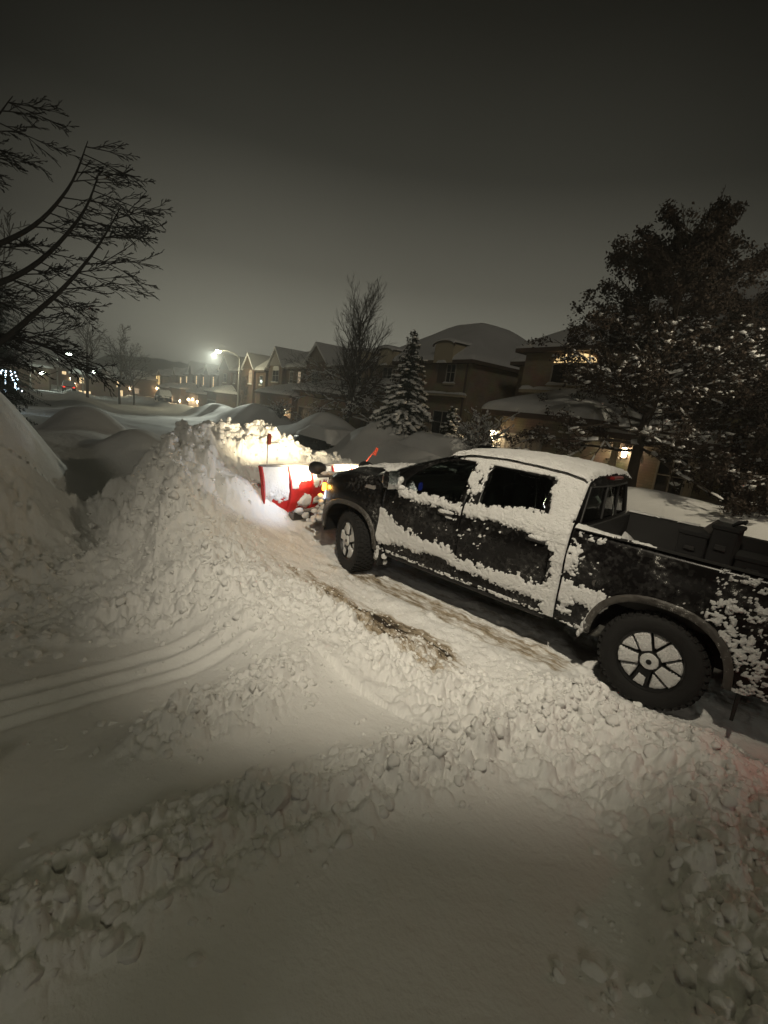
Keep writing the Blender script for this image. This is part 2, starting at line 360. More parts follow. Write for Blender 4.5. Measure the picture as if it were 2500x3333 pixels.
        # scattered single chunks
        z = z+.045*lumps(x, y, .34, 400, .22)*sst(9, 5, dc)*sst(2.6, 3.4, dc)*(1-.5*R)*sst(.45, .6, fbm(x*.8, y*.8, 2, 99))
        # steep pile face: clods and slabs that slid down
        z = z+.16*lumps(x*.9, y*.9, .42, 500, .8, .5)*sst(.25, .8, pile)*sst(12, 9, x)
    return z
def build_ground():
    cx, cy = CAM[0], CAM[1]
    th = np.concatenate([np.radians(np.linspace(-122, 24, 1080)), np.radians(np.linspace(24, 238, 110)[1:-1])])
    r = np.concatenate([[.05, .25, .42], np.geomspace(.55, 60, 800), np.geomspace(60, 600, 80)[1:]])
    T, Rr = np.meshgrid(th, r); X = cx+Rr*np.cos(T); Y = cy+Rr*np.sin(T)
    Z = height(X, Y); nr, nt = X.shape
    V = np.stack([X, Y, Z], -1).reshape(-1, 3)
    i = np.arange(nr-1)[:, None]*nt; j = np.arange(nt)[None, :]; j2 = (j+1) % nt
    F = np.stack([i+j, i+nt+j, i+nt+j2, i+j2], -1).reshape(-1, 4)
    me = bpy.data.meshes.new('ground')
    me.vertices.add(len(V)); me.vertices.foreach_set('co', V.astype(np.float32).ravel())
    me.loops.add(F.size); me.loops.foreach_set('vertex_index', F[:, ::-1].astype(np.int32).ravel())
    me.polygons.add(len(F)); me.polygons.foreach_set('loop_start', (np.arange(len(F))*4).astype(np.int32)); me.polygons.foreach_set('loop_total', np.full(len(F), 4, np.int32))
    me.update(); me.validate(); me.polygons.foreach_set('use_smooth', np.ones(len(me.polygons), bool))
    x, y = V[:, 0], V[:, 1]
    yc = 1.86+.10*np.sin(x*1.3)-.03*(x-2)**2*.2
    bare = .70*np.exp(-((y-yc)/.33)**2)*sst(.9, 1.5, x)*sst(5.2, 3.2, x)+.55*band(x, y, [(2.45, 1.72), (1.9, 1.55), (1.55, 1.62)], .14)+.50*band(x, y, [(4.2, .95), (.8, .9)], .26)*sst(4.4, 3.6, x)
    bare = bare+.4*band(x, y, [(3.6, .2), (1.0, .1), (-3, .1)], .8)
    a = me.attributes.new('bare', 'FLOAT', 'POINT'); a.data.foreach_set('value', bare.astype(np.float32))
    me.materials.append(GSNOW); o = bpy.data.objects.new('snowy_ground', me); COL.objects.link(o)
    tag(o, 'deep snow over the street, banks and lawns with the plowed track and pile', None, None, 'structure'); return o
ground = build_ground()
def gz(x, y): return float(height(np.array([x], float), np.array([y], float))[0])

# loose chunks lying on the rough snow
def base_shapes(n, sub):
    """broken lumps: a ball cut by random flat faces, then roughened"""
    out = []; F = None
    for k in range(n):
        bm = bmesh.new(); bmesh.ops.create_icosphere(bm, subdivisions=sub, radius=1); V = np.array([v.co[:] for v in bm.verts]); F = np.array([[v.index for v in f.verts] for f in bm.faces]); bm.free()
        for _ in range(9):
            d = rng.normal(size=3); d /= np.linalg.norm(d); h = rng.uniform(.45, .85); q = V @ d; V = V-np.outer(np.clip(q-h, 0, None), d)*.9
        V = V*(1+.35*(fbm(V[:, 0]*2.2+k*7+V[:, 2], V[:, 1]*2.2-V[:, 2]*1.3, 3, k)-.5))[:, None]
        V = V*np.array([rng.uniform(.8, 1.25), rng.uniform(.7, 1.05), rng.uniform(.6, .95)]); out.append(V)
    return out, F
def chunk_field():
    random.seed(77); pts = []
    def along(P, n, sp, r0, r1):
        for _ in range(n):
            k = random.randrange(len(P)-1); t = random.random(); a, b = P[k], P[k+1]
            pts.append((a[0]+(b[0]-a[0])*t+random.gauss(0, sp), a[1]+(b[1]-a[1])*t+random.gauss(0, sp), r0+(r1-r0)*random.random()**3))
    A = [(1.3, 6.0), (1.13, 5.1), (1.03, 4.25), (.88, 3.6), (.70, 3.0), (.48, 2.2), (.38, 1.6)]
    along(A, 2200, .18, .006, .045); along(A, 22, .12, .04, .07)
    along([(2.0, 3.1), (1.95, 3.7), (1.95, 4.3)], 500, .20, .008, .04)
    along([(-.85, 1.2), (-.75, 2.2), (-.85, 3.4), (-.9, 4.2)], 1900, .24, .006, .048)
    along([(-.3, 1.4), (.5, 1.35), (-1.2, 1.3)], 700, .15, .008, .05); along([(.9, 1.6), (.3, 1.5), (-.3, 1.35)], 400, .12, .01, .06)
    along(FOOT[4:10], 1500, .26, .006, .035)
    along([(5.3, 2.7), (4.2, 2.9), (3.2, 3.0), (2.2, 2.6)], 1500, .45, .008, .05)
    along([(5.0, 3.4), (4.3, 4.2), (3.9, 5.2)], 900, .5, .01, .06)
    along([(8.0, -2.7), (7.3, -1.3), (7.05, 0), (7.1, 1.0)], 900, .25, .02, .09)
    along([(7.0, 1.6), (6.3, 2.4), (5.5, 2.9)], 600, .35, .015, .07)
    along([(6.6, -1), (6.3, .6), (5.6, 1.5)], 500, .30, .01, .045)
    for _ in range(420): pts.append((random.uniform(-1.2, 3.6), random.uniform(1.4, 5.4), random.uniform(.004, .014)))
    for _ in range(900): pts.append((random.uniform(-.2, 5.4), random.uniform(1.05, 1.95), random.uniform(.004, .018)))
    pts.sort(key=lambda p: -p[2]); P = np.array(pts); Z = height(P[:, 0], P[:, 1]); big = int((P[:, 2] > .028).sum())
    for k0, k1, sub, nm_ in ((0, big, 3, 'a'), (big, len(P), 1, 'b')):
        SH, F0 = base_shapes(10, sub); V = []; F = []; m = len(SH[0])
        for i, q in enumerate(range(k0, k1)):
            x, y, r = P[q]; S = SH[i % 10]; M_ = np.array(Matrix.Rotation(random.uniform(0, 6.28), 3, 'Z') @ Matrix.Rotation(random.uniform(0, 3), 3, 'X'))
            W = (S*r) @ M_.T; W[:, 2] += Z[q]+r*random.uniform(-.6, .1); W[:, 0] += x; W[:, 1] += y; V.append(W); F.append(F0+i*m)
        if nm_ == 'a': VA, FA = np.concatenate(V), np.concatenate(F)
        else: VA2, FA2 = np.concatenate(V), np.concatenate(F)+len(VA)
    o = mesh('snow_chunks', np.concatenate([VA, VA2]), np.concatenate([FA, FA2]), SNOW, None, True)
    tag(o, 'loose chunks and crumbs of broken snow strewn along the plowed ridges', None, None, 'stuff')
chunk_field()
# ------------------------------------------------------------------ pickup truck (x forward, y towards its left side)
PZ = [.38, .44, .50, .58, .70, .82, .95, 1.03, 1.10, 1.18, 1.25, 1.31, 1.36, 1.45, 1.60, 1.74, 1.79, 1.84, 1.90]
PY = [.895, .93, .95, .962, .968, .968, .972, .985, .982, .972, .962, .950, .930, .888, .812, .735, .70, .64, .54]
def prof(z): return np.interp(z, PZ, PY)
def arch_bulge(x, z):
    o = 0
    for c in (0, 3.745):
        d = np.hypot(x-c, (z-.42)*.96); o = o+.045*np.exp(-((d-.55)/.13)**2)*(z > .2)
    return o
def ycab(x, z): return prof(z)
def ybody(x, z):
    x = np.asarray(x, float); z = np.asarray(z, float)
    y = prof(z)+arch_bulge(x, z)
    y = y-.17*np.clip((x-3.95)/.55, 0, 1)**2.2
    # bed side: soft shoulder above the wheel
    y = y+np.where(x < .85, .012*np.exp(-((z-1.12)/.05)**2)-.012*np.exp(-((z-1.24)/.05)**2), 0)
    return y
ZS = lambda x: np.interp(x, [3.1, 3.25, 3.4, 3.7, 3.95, 4.15, 4.30, 4.40, 4.46], [1.31, 1.35, 1.365, 1.37, 1.345, 1.30, 1.24, 1.17, 1.10])
def yfend(x, z):
    zs = ZS(x); return ybody(x, z)-.085*np.clip((z-(zs-.13))/.13, 0, 1)**2.2
def panel(name, outline, fn, parent, m, holes=(), step=.06, thick=.02, side=1, smooth=True):
    pts = [Vector(p) for p in outline]; edges = []
    def dens(poly):
        out = []
        for a, b in zip(poly, poly[1:]+poly[:1]):
            n = max(1, int(math.hypot(b[0]-a[0], b[1]-a[1])/step))
            for i in range(n): out.append((a[0]+(b[0]-a[0])*i/n, a[1]+(b[1]-a[1])*i/n))
        return out
    V = []; E = []
    loops = [dens(list(outline))]+[dens(list(h)) for h in holes]
    for lp in loops:
        n0 = len(V); V += lp; E += [(n0+i, n0+(i+1) % len(lp)) for i in range(len(lp))]
    def inside(x, z, lp):
        c = False; n = len(lp)
        for i in range(n):
            x1, z1 = lp[i]; x2, z2 = lp[(i+1) % n]
            if (z1 > z) != (z2 > z) and x < (x2-x1)*(z-z1)/(z2-z1)+x1: c = not c
        return c
    xs = [p[0] for p in loops[0]]; zs = [p[1] for p in loops[0]]
    bx = np.array([p for lp in loops for p in lp])
    for x in np.arange(min(xs)+step/2, max(xs), step):
        for z in np.arange(min(zs)+step/2, max(zs), step):
            if inside(x, z, loops[0]) and not any(inside(x, z, h) for h in loops[1:]):
                if np.min((bx[:, 0]-x)**2+(bx[:, 1]-z)**2) > (step*.4)**2: V.append((x, z))
    r = delaunay_2d_cdt([Vector(p) for p in V], E, [], 0, 1e-5)
    vv = [(p.x, p.y) for p in r[0]]; ff = []
    for f in r[2]:
        cx = sum(vv[i][0] for i in f)/len(f); cz = sum(vv[i][1] for i in f)/len(f)
        if inside(cx, cz, loops[0]) and not any(inside(cx, cz, h) for h in loops[1:]): ff.append(tuple(f))
    A = np.array(vv); Y = np.array([float(fn(a, b)) for a, b in A])
    W = np.stack([A[:, 0], Y*side, A[:, 1]], -1)
    if side > 0: ff = [f[::-1] for f in ff]
    o = mesh(name, W, ff, m, parent, smooth)
    bm = bmesh.new(); bm.from_mesh(o.data); bm.normal_update()
    s = sum(f.normal.y*f.calc_area() for f in bm.faces)
    if s*side < 0: bmesh.ops.reverse_faces(bm, faces=bm.faces)
    bm.to_mesh(o.data); bm.free()
    md = o.modifiers.new('t', 'SOLIDIFY'); md.thickness = thick; md.offset = -1
    return o
def arch(c, r0, a0, a1, n=22, zc=.42, sq=2.5):
    out = []
    for i in range(n):
        a = math.radians(a0+(a1-a0)*i/(n-1)); ca, sa = math.cos(a), math.sin(a)
        k = (abs(ca)**sq+abs(sa)**sq)**(-1/sq); out.append((c+r0*k*ca, zc+r0*k*sa))
    return out

truck = empty('pickup_truck', (0, 0, 0), 0, 'black crew cab pickup truck plastered with snow, red plow on its nose', 'pickup truck')
ROOFZ = lambda x: float(np.interp(x, [.80, .90, 1.1, 1.4, 1.8, 2.1, 2.42, 2.6], [1.765, 1.80, 1.83, 1.845, 1.85, 1.835, 1.785, 1.72]))
WIN_F = [(2.90, 1.305), (2.905, 1.42), (2.80, 1.545), (2.60, 1.675), (2.45, 1.735), (2.30, 1.762), (2.10, 1.772), (2.10, 1.33)]
WIN_R = [(1.87, 1.36), (1.89, 1.70), (1.86, 1.768), (1.75, 1.775), (1.28, 1.765), (1.21, 1.74), (1.15, 1.44), (1.16, 1.40)]
DF = [(2.035, .47), (3.13, .47), (3.175, .62), (3.18, 1.20), (3.16, 1.30), (3.04, 1.44), (2.86, 1.60), (2.60, 1.715), (2.42, 1.775), (2.25, 1.80), (2.035, 1.81)]
DR = [(1.02, .47), (2.022, .47), (2.022, 1.81), (1.6, 1.815), (1.20, 1.80), (1.10, 1.76), (1.02, 1.38)]
CP = [(.865, .45), (1.008, .45), (1.008, 1.38), (1.09, 1.775), (1.20, 1.812), (1.6, 1.827), (2.03, 1.822), (2.25, 1.812), (2.42, 1.787), (2.42, 1.795), (2.10, 1.84), (1.4, 1.85), (1.0, 1.82), (.90, 1.80), (.88, 1.6), (.865, 1.35)]
AP = [(3.19, 1.28), (3.36, 1.37), (3.34, 1.405), (3.1, 1.50), (2.94, 1.585), (2.65, 1.71), (2.42, 1.80), (2.40, 1.787), (2.60, 1.727), (2.87, 1.612), (3.05, 1.452), (3.17, 1.312)]
FE = [(3.192, .47), (3.195, 1.27), (3.25, 1.345), (3.4, 1.365), (3.7, 1.37), (3.95, 1.345), (4.15, 1.30), (4.30, 1.24), (4.38, 1.175), (4.34, 1.10), (4.33, .98), (4.37, .95), (4.36, .62), (4.28, .60)]+arch(3.745, .535, 18, 172)+[(3.21, .47)]
BE = [(.848, 1.365), (.848, .47), (.56, .45)]+arch(0, .535, 5, 176)+[(-.56, .46), (-1.28, .50), (-1.30, 1.365)]
def bed_z(x): return 1.365
for sd in (1, -1):
    dF = panel('front_door', DF, ycab, truck, PAINT, [WIN_F], side=sd)
    dR = panel('rear_door', DR, ycab, truck, PAINT, [WIN_R], side=sd)
    panel('cab_side', CP, ycab, truck, PAINT, side=sd)
    panel('windshield_pillar', AP, ycab, truck, PAINT, side=sd, step=.04)
    panel('front_fender', FE, yfend, truck, PAINT, side=sd)
    panel('bed_side', BE, ybody, truck, PAINT, side=sd)
    panel('window', WIN_F, lambda x, z: ycab(x, z)-.012, dF, GLASS, side=sd, thick=.004)
    panel('window', WIN_R, lambda x, z: ycab(x, z)-.012, dR, GLASS, side=sd, thick=.004)
    for c in (0, 3.745):
        ring = arch(c, .565, 6, 176)+arch(c, .505, 176, 6)
        panel('wheel_arch_trim', ring, lambda x, z: (yfend(x, z) if c else ybody(x, z))+.022, truck, TRIM, side=sd, step=.04, thick=.05)
        m = MB()   # wheel well
        A = arch(c, .53, 0, 180, 16); ys = (.93*sd, .55*sd)
        m.grid(lambda k, y: (A[int(k)][0], y, A[int(k)][1]), list(range(16)), ys); m.add([(a, ys[1], b) for a, b in A], [tuple(range(16))])
        m.build('wheel_well', DARK, truck)
    # door handles and gap lines
    for x0 in (2.13, 1.06):
        m = MB(); m.bbox(x0, x0+.20, .975, 1.012, 1.155, 1.185, .01); m.box(x0+.01, x0+.04, .96, .99, 1.158, 1.182); m.box(x0+.16, x0+.19, .96, .99, 1.158, 1.182)
        o = m.build('door_handle', PLAST, truck)
        if sd < 0: o.scale = (1, -1, 1)
    m = MB(); m.bbox(.95, 3.1, .80, .925, .40, .47, .02); o = m.build('rocker_step', PLAST, truck)
    if sd < 0: o.scale = (1, -1, 1)
    # bed rail cap
    m = MB(); m.grid(lambda x, t: (x, sd*(.955-.10*t), 1.372+.012*math.sin(t*math.pi)), arr(.845, -1.30, 12), arr(0, 1, 5), flip=sd < 0)
    m.box(-1.30, .845, min(sd*.85, sd*.90), max(sd*.85, sd*.90), .80, 1.368)
    m.build('bed_rail', PLAST, truck)
    # side mirror
    m = MB()
    def mir(a, b):
        ca, sa = math.cos(a), math.sin(a); k = (abs(ca)**3.2+abs(sa)**3.2)**(-1/3.2)
        t = math.sqrt(max(0, 1-b*b)) if b > 0 else 1
        t = (1-b*b*.0) if b <= 0 else max(0, 1-b**2.5)**.5
        return (2.99+.085*b+0.0, sd*(1.10+.105*k*ca*t), 1.42+.115*k*sa*t)
    m.grid(mir, arr(0, 2*math.pi, 25), [-.6, -.3, 0, .2, .4, .6, .8, .93, 1.0])
    mo = m.build('side_mirror', PAINT, truck, True)
    m = MB(); m.tube([(2.98, sd*.93, 1.34), (2.99, sd*1.02, 1.36)], [.03, .025]); m.build('mirror_arm', PLAST, mo)
    m = MB(); m.box(2.935, 2.942, min(sd*1.005, sd*1.195), max(sd*1.005, sd*1.195), 1.315, 1.525); m.build('mirror_glass', CHROME, mo)
# roof, hood, windshield, rear of cab
def roofp(x, t):
    zr = ROOFZ(x); yr = float(prof(zr)); return (x, t*yr, zr+.055*(1-t*t)**.8)
MB().grid(roofp, arr(.885, 2.42, 22), arr(-1, 1, 21), True).build('roof', PAINT, truck, True)
def hoodp(x, t):
    z = float(ZS(x)); y = float(yfend(x, z)); a = abs(t)
    bul = .035*float(sst(.80, .62, np.array(a)))*float(sst(4.35, 4.0, np.array(x)))
    return (x+.16*(1-a*a)*float(sst(4.1, 4.44, np.array(x))), t*y, z+.035*(1-a**3)+bul)
MB().grid(hoodp, arr(3.37, 4.40, 22), arr(-1, 1, 33), True).build('hood', PAINT, truck, True)
MB().grid(lambda u, t: (3.37+(2.42-3.37)*u+.09*(1-t*t)*(1-.4*u), t*(.885+(.70-.885)*u), 1.385+(1.795-1.385)*u+.03*math.sin(u*3.14)+.05*(1-t*t)*u), arr(0, 1, 12), arr(-1, 1, 17)).build('windshield', GLASS, truck, True)
m = MB()
for a, b in ((.2, .75), (-.5, .1)): m.tube([(3.43, b, 1.40), (3.20, b-.1, 1.475), (2.95, a, 1.59)], [.012, .01, .008], 6)
m.build('windshield_wiper', PLAST, truck)
m = MB(); m.box(3.25, 3.40, -.86, .86, 1.30, 1.375); m.build('cowl', PLAST, truck)
def rear(t, z):
    y = t*float(prof(z))*.985; return (.865-.045*(1-t*t)-.0*(z-1.4)+.05*max(0, z-1.4), y, z)
RZ = [.6, 1.0, 1.36, 1.40]
m = MB().grid(rear, arr(-1, 1, 17), RZ, True); m.grid(rear, arr(-1, 1, 17), [1.735, 1.80, 1.845], True)
for t0, t1 in ((-1, -.86), (.86, 1)): m.grid(rear, arr(t0, t1, 3), arr(1.40, 1.735, 5), True)
m.build('cab_back', PAINT, truck, True)
MB().grid(lambda t, z: (rear(t, z)[0]+.012, rear(t, z)[1], z), arr(-.86, .86, 15), arr(1.40, 1.735, 5), True).build('rear_window', GLASS, truck, True)
m = MB()
for t in (-.86, .86, -.27, .27): m.tube([rear(t, 1.40), rear(t, 1.735)], .012, 6)
m.tube([rear(-.86, 1.735), rear(0, 1.735), rear(.86, 1.735)], .012, 6); m.build('window_seal', PLAST, truck)
m = MB(); m.bbox(.80, .885, -.17, .17, 1.80, 1.835, .01); m.build('brake_light', mat('dark_red_lens', (.12, .01, .01), .3), truck)
# front fascia
def fas(t, z):
    a = abs(t); y = t*.86; x = 4.62-.20*a**2.6-.06*a
    x += .04*float(sst(.80, .62, np.array(z)))-.02*float(sst(.62, .5, np.array(z)))
    return (x-.02, y, z)
T = arr(-1, 1, 25)
MB().grid(fas, T, [1.02, 1.08, 1.14, 1.175]).build('grille_surround', PAINT, truck, True)
m = MB().grid(lambda t, z: (fas(t, z)[0]-.03, fas(t, z)[1], z), T[4:21], [.80, .9, 1.0, 1.02])
for z in (.84, .89, .94, .99): m.tube([fas(t, z) for t in T[4:21]], .012, 6)
m.build('grille', PLAST, truck, True)
MB().grid(fas, T, [.46, .52, .60, .68, .76, .80]).build('front_bumper', PLAST, truck, True)
for sd in (1, -1):
    tt = arr(.62*sd, 1*sd, 6)
    m = MB().grid(lambda t, z: fas(t, z), tt, [.86, .92, 1.02]); 
    m.add([fas(sd, .86), fas(sd, 1.02), (4.33, sd*.925, 1.0), (4.35, sd*.925, .88)], [(0, 1, 2, 3)])
    m.build('headlight', mat('headlight_lens', (.5, .5, .48), .15, emit=(.75, .85, 1), es=1.5), truck)
    m = MB(); m.bbox(4.335, 4.385, min(sd*.885, sd*.945), max(sd*.885, sd*.945), .99, 1.10, .012)
    m.build('turn_signal', emit_mat('amber_lens', (1., .42, .03), 9), truck)
m = MB(); m.box(-1.33, -1.27, -.86, .86, .55, 1.36); m.build('tailgate', PAINT, truck)
m = MB(); m.bbox(-1.52, -1.34, -.95, .95, .50, .68, .03); m.build('rear_bumper', CHROME, truck)
for sd in (1, -1):
    m = MB(); m.bbox(-1.325, -1.22, min(.82*sd, .975*sd), max(.82*sd, .975*sd), .95, 1.33, .02); m.build('tail_light', emit_mat('tail_lens', (1., .03, .02), 2.5), truck)
m = MB(); m.box(-1.27, .84, -.86, .86, .78, .82); m.box(.80, .845, -.88, .88, .60, 1.36); m.build('bed_floor', PLAST, truck)
m = MB(); m.box(-1.2, 4.3, -.5, -.4, .45, .6); m.box(-1.2, 4.3, .4, .5, .45, .6); m.box(.9, 3.15, -.88, .88, .48, .56)
m.tube([(0, -.8, .42), (0, .8, .42)], .06); m.tube([(3.745, -.75, .40), (3.745, .75, .40)], .05); m.build('chassis', DARK, truck)
for x0 in (-.62, 3.165-.02):
    for sd in (1, -1):
        M = Matrix.Translation((x0, 0, 0)); m = MB(); m.box(-.012, .012, min(.70*sd, .97*sd), max(.70*sd, .97*sd), .22 if x0 < 0 else .26, .56, M); m.build('mud_flap', PLAST, truck)
# interior
for x0 in (2.05, 1.15):
    for y0 in (-.62, .10):
        m = MB(); m.bbox(x0, x0+.52, y0, y0+.52, .85, 1.02, .05); m.bbox(x0-.05, x0+.10, y0, y0+.52, 1.0, 1.50, .05); m.bbox(x0-.05, x0+.05, y0+.14, y0+.38, 1.51, 1.66, .04); m.build('seat', INTER, truck)
m = MB(); m.bbox(2.85, 3.3, -.84, .84, 1.0, 1.30, .04); db = m.build('dashboard', PLAST, truck)
m = MB(); m.bbox(2.815, 2.85, .66, .74, 1.30, 1.40, .02); m.build('lit_screen', emit_mat('blue_screen', (.03, .05, .40), .35), db)
m = MB(); m.lathe([(.175+.014*math.cos(a), .014*math.sin(a)) for a in arr(0, 6.28, 7)], 24, 'x', (0, 0, 0)); 
m.build('steering_wheel', PLAST, truck, True, (2.68, .38, 1.18), (0, -.5, 0))
m = MB(); m.box(.95, 3.2, -.86, .86, .56, .60); m.build('cab_floor', DARK, truck)
m = MB(); m.prism([(3.50, 1.235), (3.52, 1.215), (3.35, 1.215), (3.33, 1.235), (3.36, 1.27), (3.40, 1.255), (3.45, 1.262), (3.50, 1.25)], .952, .972); m.build('fender_badge', mat('badge_metal', (.35, .33, .31), .35, metal=.6, bump=.6, bs=40), truck)
m = MB(); m.lathe([(.0, .975), (.032, .979), (.040, .976), (.045, .968)], 20, 'y', (.54, 0, .94)); m.build('lock_cap', TRIM, truck)

# wheels
def make_wheel():
    w = bpy.data.objects.new('wheel', None); COL.objects.link(w); w.parent = truck
    m = MB(); pr = [(.262, 0), (.285, .018), (.31, .024), (.345, .03), (.38, .02), (.402, .0), (.412, -.03), (.415, -.13), (.412, -.22), (.402, -.25), (.36, -.275), (.30, -.27), (.262, -.25)]
    m.lathe(pr, 72, 'y')
    nb = 40
    for k in range(nb):
        for row, (y0, y1, ph) in enumerate(((-.012, -.055, 0), (-.065, -.105, .5), (-.11, -.15, 0), (-.155, -.195, .5), (-.205, -.25, 0))):
            a = 2*math.pi*(k+ph)/nb; M = Matrix.Rotation(-a, 4, 'Y')
            m.box(.405, .425, y1, y0, -.022, .022, M)
        a = 2*math.pi*k/nb; M = Matrix.Rotation(-a, 4, 'Y')
        m.box(.385, .415, -.02, .012, -.018, .018, M)
    ty = m.build('tyre', RUB, w); fix_normals(ty); smooth_by_angle(ty, 35)
    m = MB(); m.lathe([(.268, -.24), (.255, -.2), (.245, -.08), (.262, -.01), (.268, .006), (.258, .008), (.25, -.01), (.235, -.06), (.05, -.07)], 48, 'y')
    for k in range(5):
        M = Matrix.Rotation(-2*math.pi*(k+.0)/5-.10, 4, 'Y')
        m.add([tuple(M @ Vector(p)) for p in [(.05, -.004, -.045), (.05, -.004, .045), (.256, -.012, .062), (.256, -.012, -.062), (.05, -.06, -.05), (.05, -.06, .05), (.256, -.06, .07), (.256, -.06, -.07)]], [(0, 1, 2, 3), (4, 7, 6, 5), (0, 4, 5, 1), (1, 5, 6, 2), (2, 6, 7, 3), (3, 7, 4, 0)])
    m.lathe([(0, .012), (.055, .010), (.075, -.002), (.08, -.05)], 24, 'y'); 
    rm = m.build('rim', RIM, w); fix_normals(rm)
    # snow packed on the spokes and between them
    V = []; F = []
    def slab(poly, y, t):
        """thick little pad of snow with a soft edge"""
        n = len(poly); cx = sum(p[0] for p in poly)/n; cz = sum(p[1] for p in poly)/n
        dn = []
        for a, b in zip(poly, poly[1:]+poly[:1]):
            q = max(2, int(math.hypot(b[0]-a[0], b[1]-a[1])/.012))
            for i in range(q):
                u = i/q; j = .0016*math.sin(37*(a[0]+u*7)+91*b[1]+i*2.1); dn.append((a[0]+(b[0]-a[0])*u+j, a[1]+(b[1]-a[1])*u-j))
        k0 = len(V); N_ = len(dn)
        for sc, yy in ((1, y-.03), (1, y), (.93, y+t*.8), (.75, y+t), (.4, y+t*1.1)):
            for p in dn: V.append((cx+(p[0]-cx)*sc, yy, cz+(p[1]-cz)*sc))
        V.append((cx, y+t*1.1, cz))
        for r in range(4):
            for i in range(N_): a = k0+r*N_; F.append((a+i, a+(i+1) % N_, a+N_+(i+1) % N_, a+N_+i))
        for i in range(N_): F.append((k0+4*N_+i, k0+4*N_+(i+1) % N_, k0+5*N_))
    def P(r, a): return (r*math.cos(a), r*math.sin(a))
    for k in range(5):
        c = 2*math.pi*k/5+.10; M = lambda r, w_: (r*math.cos(c)-w_*math.sin(c), r*math.sin(c)+w_*math.cos(c))
        if k == 4: slab([M(.15, -.03), M(.14, .03), M(.235, .045), M(.235, -.04)], -.010, .012)
        else: slab([M(.084, -.044), M(.084, .044), M(.240, .066), M(.250, 0), M(.240, -.066)], -.010, .014)
        c2 = c+math.pi/5; h = .32
        M2 = lambda r, a: P(r, c2+a)
        slab([M2(.115, -.08), M2(.115, .08), M2(.245, h-.03), M2(.247, .12), M2(.247, -.12), M2(.245, -h+.03)], -.045, .025)
    slab([P(.072, a) for a in arr(0, 2*math.pi*15/16, 16)], .006, .010)
    sn = mesh('packed_snow', V, F, SNOWC, w, True); fix_normals(sn)
    m = MB(); m.lathe([(.022, .017), (.022, .023), (0, .023)], 14, 'y'); m.build('hub_cap', RIM, w)
    return w
w0 = make_wheel(); w0.location = (0, .955, .42); w0.rotation_euler = (0, .25, 0)
wf = copy_tree(w0, truck); wf.location = (3.745, .955, .42); wf.rotation_euler = (0, 0, math.radians(-22))
for x in (0, 3.745):
    w = copy_tree(w0, truck); w.location = (x, -.955, .42); w.rotation_euler = (0, .4, math.pi-(0 if x == 0 else math.radians(22)))

